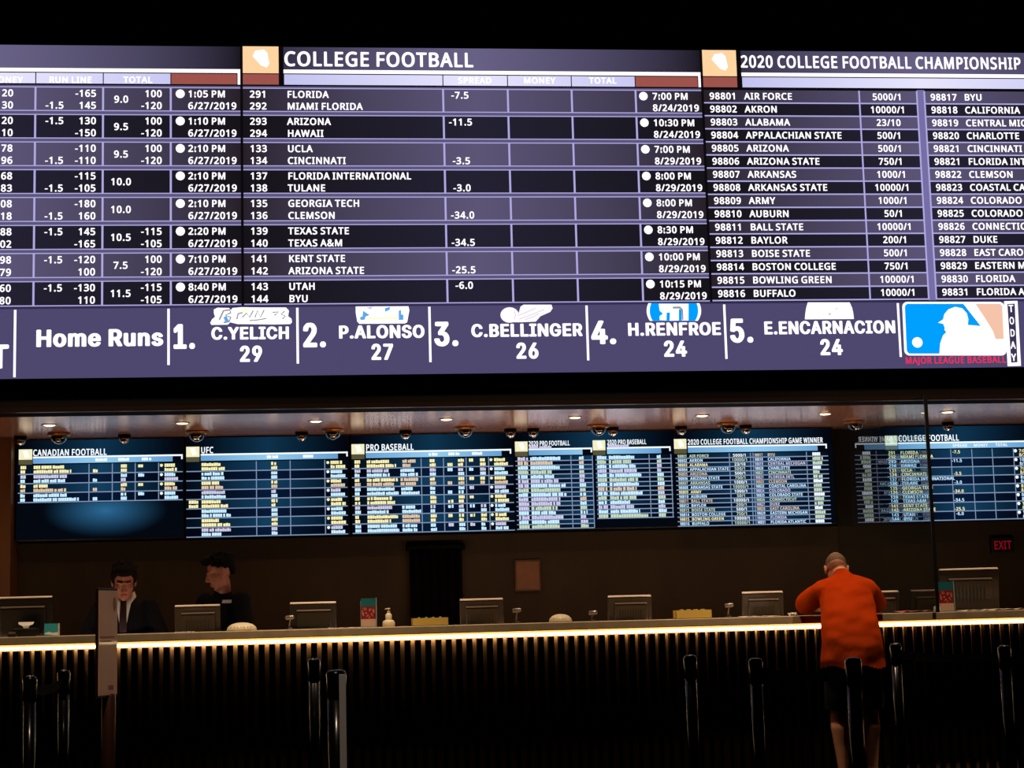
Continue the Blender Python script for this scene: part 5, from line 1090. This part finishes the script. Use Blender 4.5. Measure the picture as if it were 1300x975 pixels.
# ---- clerks behind the counter
def clerk(label, px, Y, yaw, height, lean, head_rot, head_off, hands, outfit, hair, eyes_on=True):
    """local frame: faces +y; height = top of the head"""
    x = at(px, 780, Y)[0]; o = thing('person', label, 'person', (x, Y, 0)); k = height / 1.76
    P = Matrix.Rotation(yaw, 4, 'Z')
    b = MB(); L = lean
    chain(b, [((0, 0, 0.93 * k), (0.15, 0.11, 0.1)), ((0, L * 0.3, 1.12 * k), (0.145, 0.1, 0.1)), ((0, L * 0.8, 1.3 * k), (0.165, 0.11, 0.1)), ((0, L, 1.4 * k), (0.14, 0.085, 0.06))])
    hc = Vector((0, L + 0.035, 1.625 * k)) + Vector(head_off)
    chain(b, [((0, L, 1.43 * k), 0.062), (hc + Vector((0, -0.03, -0.08)), 0.055)])
    HM = Matrix.Translation(hc) @ head_rot @ Matrix.Scale(1.09, 4); head_prims(b, HM)
    arms = []
    for sg, (el, wr, hd) in zip((-1, 1), hands):
        S_ = Vector((sg * 0.18, L, 1.4 * k)); arms.append((S_, Vector(el), Vector(wr)))
        chain(b, [(S_, 0.055), (el, 0.042), (wr, 0.03)]); hand_prims(b, Vector(wr) + Vector(hd).normalized() * 0.01, hd, (0, 0, 1), -sg * -1, 0.45)
    for sg in (-1, 1):
        chain(b, [((sg * 0.085, 0, 0.9 * k), 0.088), ((sg * 0.09, 0.01, 0.5 * k), 0.06), ((sg * 0.09, -0.02, 0.08), 0.042)]); chain(b, [((sg * 0.09, -0.03, 0.05), 0.036), ((sg * 0.1, 0.11, 0.04), 0.03)])
    HI = HM.inverted()
    def lips(c):
        q = HI @ c
        if 0.012 < abs(q.x) < 0.046 and 0.025 < q.z < 0.032 and q.y > 0.06: return 2      # eyebrows
        return 1 if abs(q.x) < 0.023 and -0.08 < q.z < -0.056 and q.y > 0.082 else 0
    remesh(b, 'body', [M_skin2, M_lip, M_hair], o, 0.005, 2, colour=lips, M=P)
    eyes(HM, o, P)
    # clothing
    j = MB(); top = 1.4 * k
    chain(j, [((0, L, top + 0.01), (0.15, 0.098, 0.05)), ((0, L * 0.8, 1.28 * k), (0.19, 0.135, 0.09)), ((0, L * 0.3, 1.08 * k), (0.178, 0.13, 0.09)), ((0, 0, 0.86 * k), (0.195, 0.145, 0.07))])
    for S_, el, wr in arms: chain(j, [(S_, 0.068), (el, 0.056), (el.lerp(wr, 0.93), 0.044)])
    if outfit == 'polo': chain(j, [((0, L, 1.43 * k), 0.074), ((0, L + 0.01, 1.46 * k), 0.068)])
    jk = remesh(j, 'jacket' if outfit == 'suit' else 'shirt', M_suit if outfit == 'suit' else M_polo, o, 0.008, 4, wobble=0.004, M=P)
    tr = MB(); chain(tr, [((0, 0, 0.94 * k), (0.165, 0.125, 0.06)), ((0, 0, 0.85 * k), (0.17, 0.13, 0.07))])
    for sg in (-1, 1): chain(tr, [((sg * 0.09, 0, 0.84 * k), 0.1), ((sg * 0.092, 0.01, 0.5 * k), 0.078), ((sg * 0.092, -0.02, 0.1), 0.07)])
    remesh(tr, 'trousers', M_suit, o, 0.012, 3, M=P)
    for sg in (-1, 1):
        s = MB(); R = P @ Matrix.Translation((sg * 0.095, 0, 0)); chain(s, [(R @ Vector((0, -0.05, 0.045)), 0.043), (R @ Vector((0, 0.14, 0.034)), 0.036)]); remesh(s, 'shoe', M_shoe, o, 0.012, 2)
    # hair
    h = MB(); rot = HM.to_3x3()
    for c, r in hair['blobs']: h.add(*sph(HM @ Vector(c), r, rot), 0, True)
    rr = random.Random(hair['seed'])
    for _ in range(hair['tufts']):
        a = rr.uniform(-PI, PI); e = rr.uniform(0.25, 1.5); p = Vector((0.08 * math.cos(a) * math.cos(e * 0.9), -0.022 + 0.094 * math.sin(a) * math.cos(e * 0.9), 0.052 + 0.074 * math.sin(e)))
        if p.y > 0.055 and p.z < 0.075: continue
        d = (p - Vector((0, -0.01, 0.02))).normalized() * 0.012 + Vector((rr.uniform(-0.012, 0.012), 0.006, rr.uniform(-0.006, 0.006)))
        limb(h, HM @ p, 0.012, HM @ (p + d), 0.006)
    remesh(h, 'hair', hair['mat'], o, 0.005, 1, M=P)
    return o, P, HM, L, jk
RX = lambda a: Matrix.Rotation(math.radians(a), 4, 'X'); RZ = lambda a: Matrix.Rotation(math.radians(a), 4, 'Z')
# clerk in the suit, facing the customers, looking down
c1, P, HM, L, JK = clerk('person in dark suit and tie behind the counter, partly hidden by the sign', 160, 13.32, PI, 1.655, 0.06, RZ(8) @ RX(-24), (0.0, 0.045, -0.015),
      [((-0.27, 0.12, 1.12), (-0.1, 0.36, 1.0), (0.5, 1, -0.1)), ((0.27, 0.12, 1.14), (0.04, 0.36, 1.0), (-0.4, 1, -0.1))], 'suit',
      {'mat': M_hairb, 'seed': 3, 'tufts': 120, 'blobs': [((0, -0.03, 0.055), (0.086, 0.098, 0.083)), ((0, 0.03, 0.092), (0.07, 0.062, 0.04)), ((-0.07, 0.01, 0.04), (0.02, 0.03, 0.05)), ((0.07, 0.01, 0.04), (0.02, 0.03, 0.05))]})
f = MB(); y0 = lambda z: L * 0.8 + 0.138 - max(0, (z - 1.24)) * 0.26      # front of the chest
def front(x, z, e): 
    return P @ Vector((x, y0(z) - 3.2 * x * x + e, z))
def patch(pts, e, n=6):
    mb = MB(); top, bot = pts
    vs = []; fs = []
    for i in range(n + 1):
        t = i / n; z = top[2] + (bot[2] - top[2]) * t; a = top[0] + (bot[0] - top[0]) * t; c = top[1] + (bot[1] - top[1]) * t
        for q in range(5): vs.append(front(a + (c - a) * q / 4, z, e))
    for i in range(n):
        for q in range(4): u = i * 5 + q; fs.append((u, u + 1, u + 6, u + 5))
    return vs, fs
for nm, pts, e, mm in (('shirt_front', ((-0.06, 0.06, 1.385), (-0.012, 0.012, 1.12)), 0.006, M_shirtw), ('tie', ((-0.022, 0.022, 1.37), (-0.03, 0.03, 1.12)), 0.011, M_tie)):
    mb = MB(); vs, fs = patch(pts, e); mb.add([v + Vector(BASE[c1.name]) for v in vs], fs, 0, True); q = mb.build(nm, mm, c1); s = q.modifiers.new('cloth', 'SOLIDIFY'); s.thickness = 0.006
cl = MB()
for sg in (-1, 1):
    cl.add([P @ Vector((sg * a, L + bb, zz)) + Vector(BASE[c1.name]) for a, bb, zz in ((0.07, 0.01, 1.44), (0.0, 0.085, 1.385), (0.055, 0.085, 1.355), (0.085, 0.03, 1.40))], [(0, 1, 2, 3)])
q = cl.build('collar', M_shirtw, c1); s = q.modifiers.new('cloth', 'SOLIDIFY'); s.thickness = 0.006
# clerk in black, turned to the left, looking down
c2, P, HM, L, JK = clerk('person in black shirt with white name badge behind the counter, head turned sideways', 288, 13.36, PI - math.radians(38), 1.7, 0.04, RZ(-46) @ RX(-20), (-0.03, 0.03, 0.0),
      [((-0.27, 0.1, 1.16), (-0.16, 0.36, 1.01), (0.2, 1, -0.1)), ((0.27, 0.1, 1.16), (0.1, 0.38, 1.01), (-0.3, 1, -0.1))], 'polo',
      {'mat': M_hair, 'seed': 9, 'tufts': 150, 'blobs': [((0, -0.028, 0.056), (0.084, 0.094, 0.084)), ((0, 0.045, 0.1), (0.064, 0.06, 0.036)), ((0, 0.075, 0.11), (0.04, 0.03, 0.022)), ((0, -0.075, 0.0), (0.06, 0.035, 0.05))]})
bd = MB(); zb = 1.345; pb = []
for a, zz in ((-0.135, zb - 0.011), (-0.072, zb - 0.011), (-0.072, zb + 0.013), (-0.135, zb + 0.013)):    # lies on the cloth
    hit = JK.ray_cast(P @ Vector((a, 1, zz)), P.to_3x3() @ Vector((0, -1, 0)))
    pb.append(Vector((a, (P.inverted() @ hit[1]).y + 0.005, zz)))
bd.add([P @ p + Vector(BASE[c2.name]) for p in pb], [(0, 1, 2, 3)])
q = bd.build('name_badge', M_badge, c2); s = q.modifiers.new('plate', 'SOLIDIFY'); s.thickness = 0.004
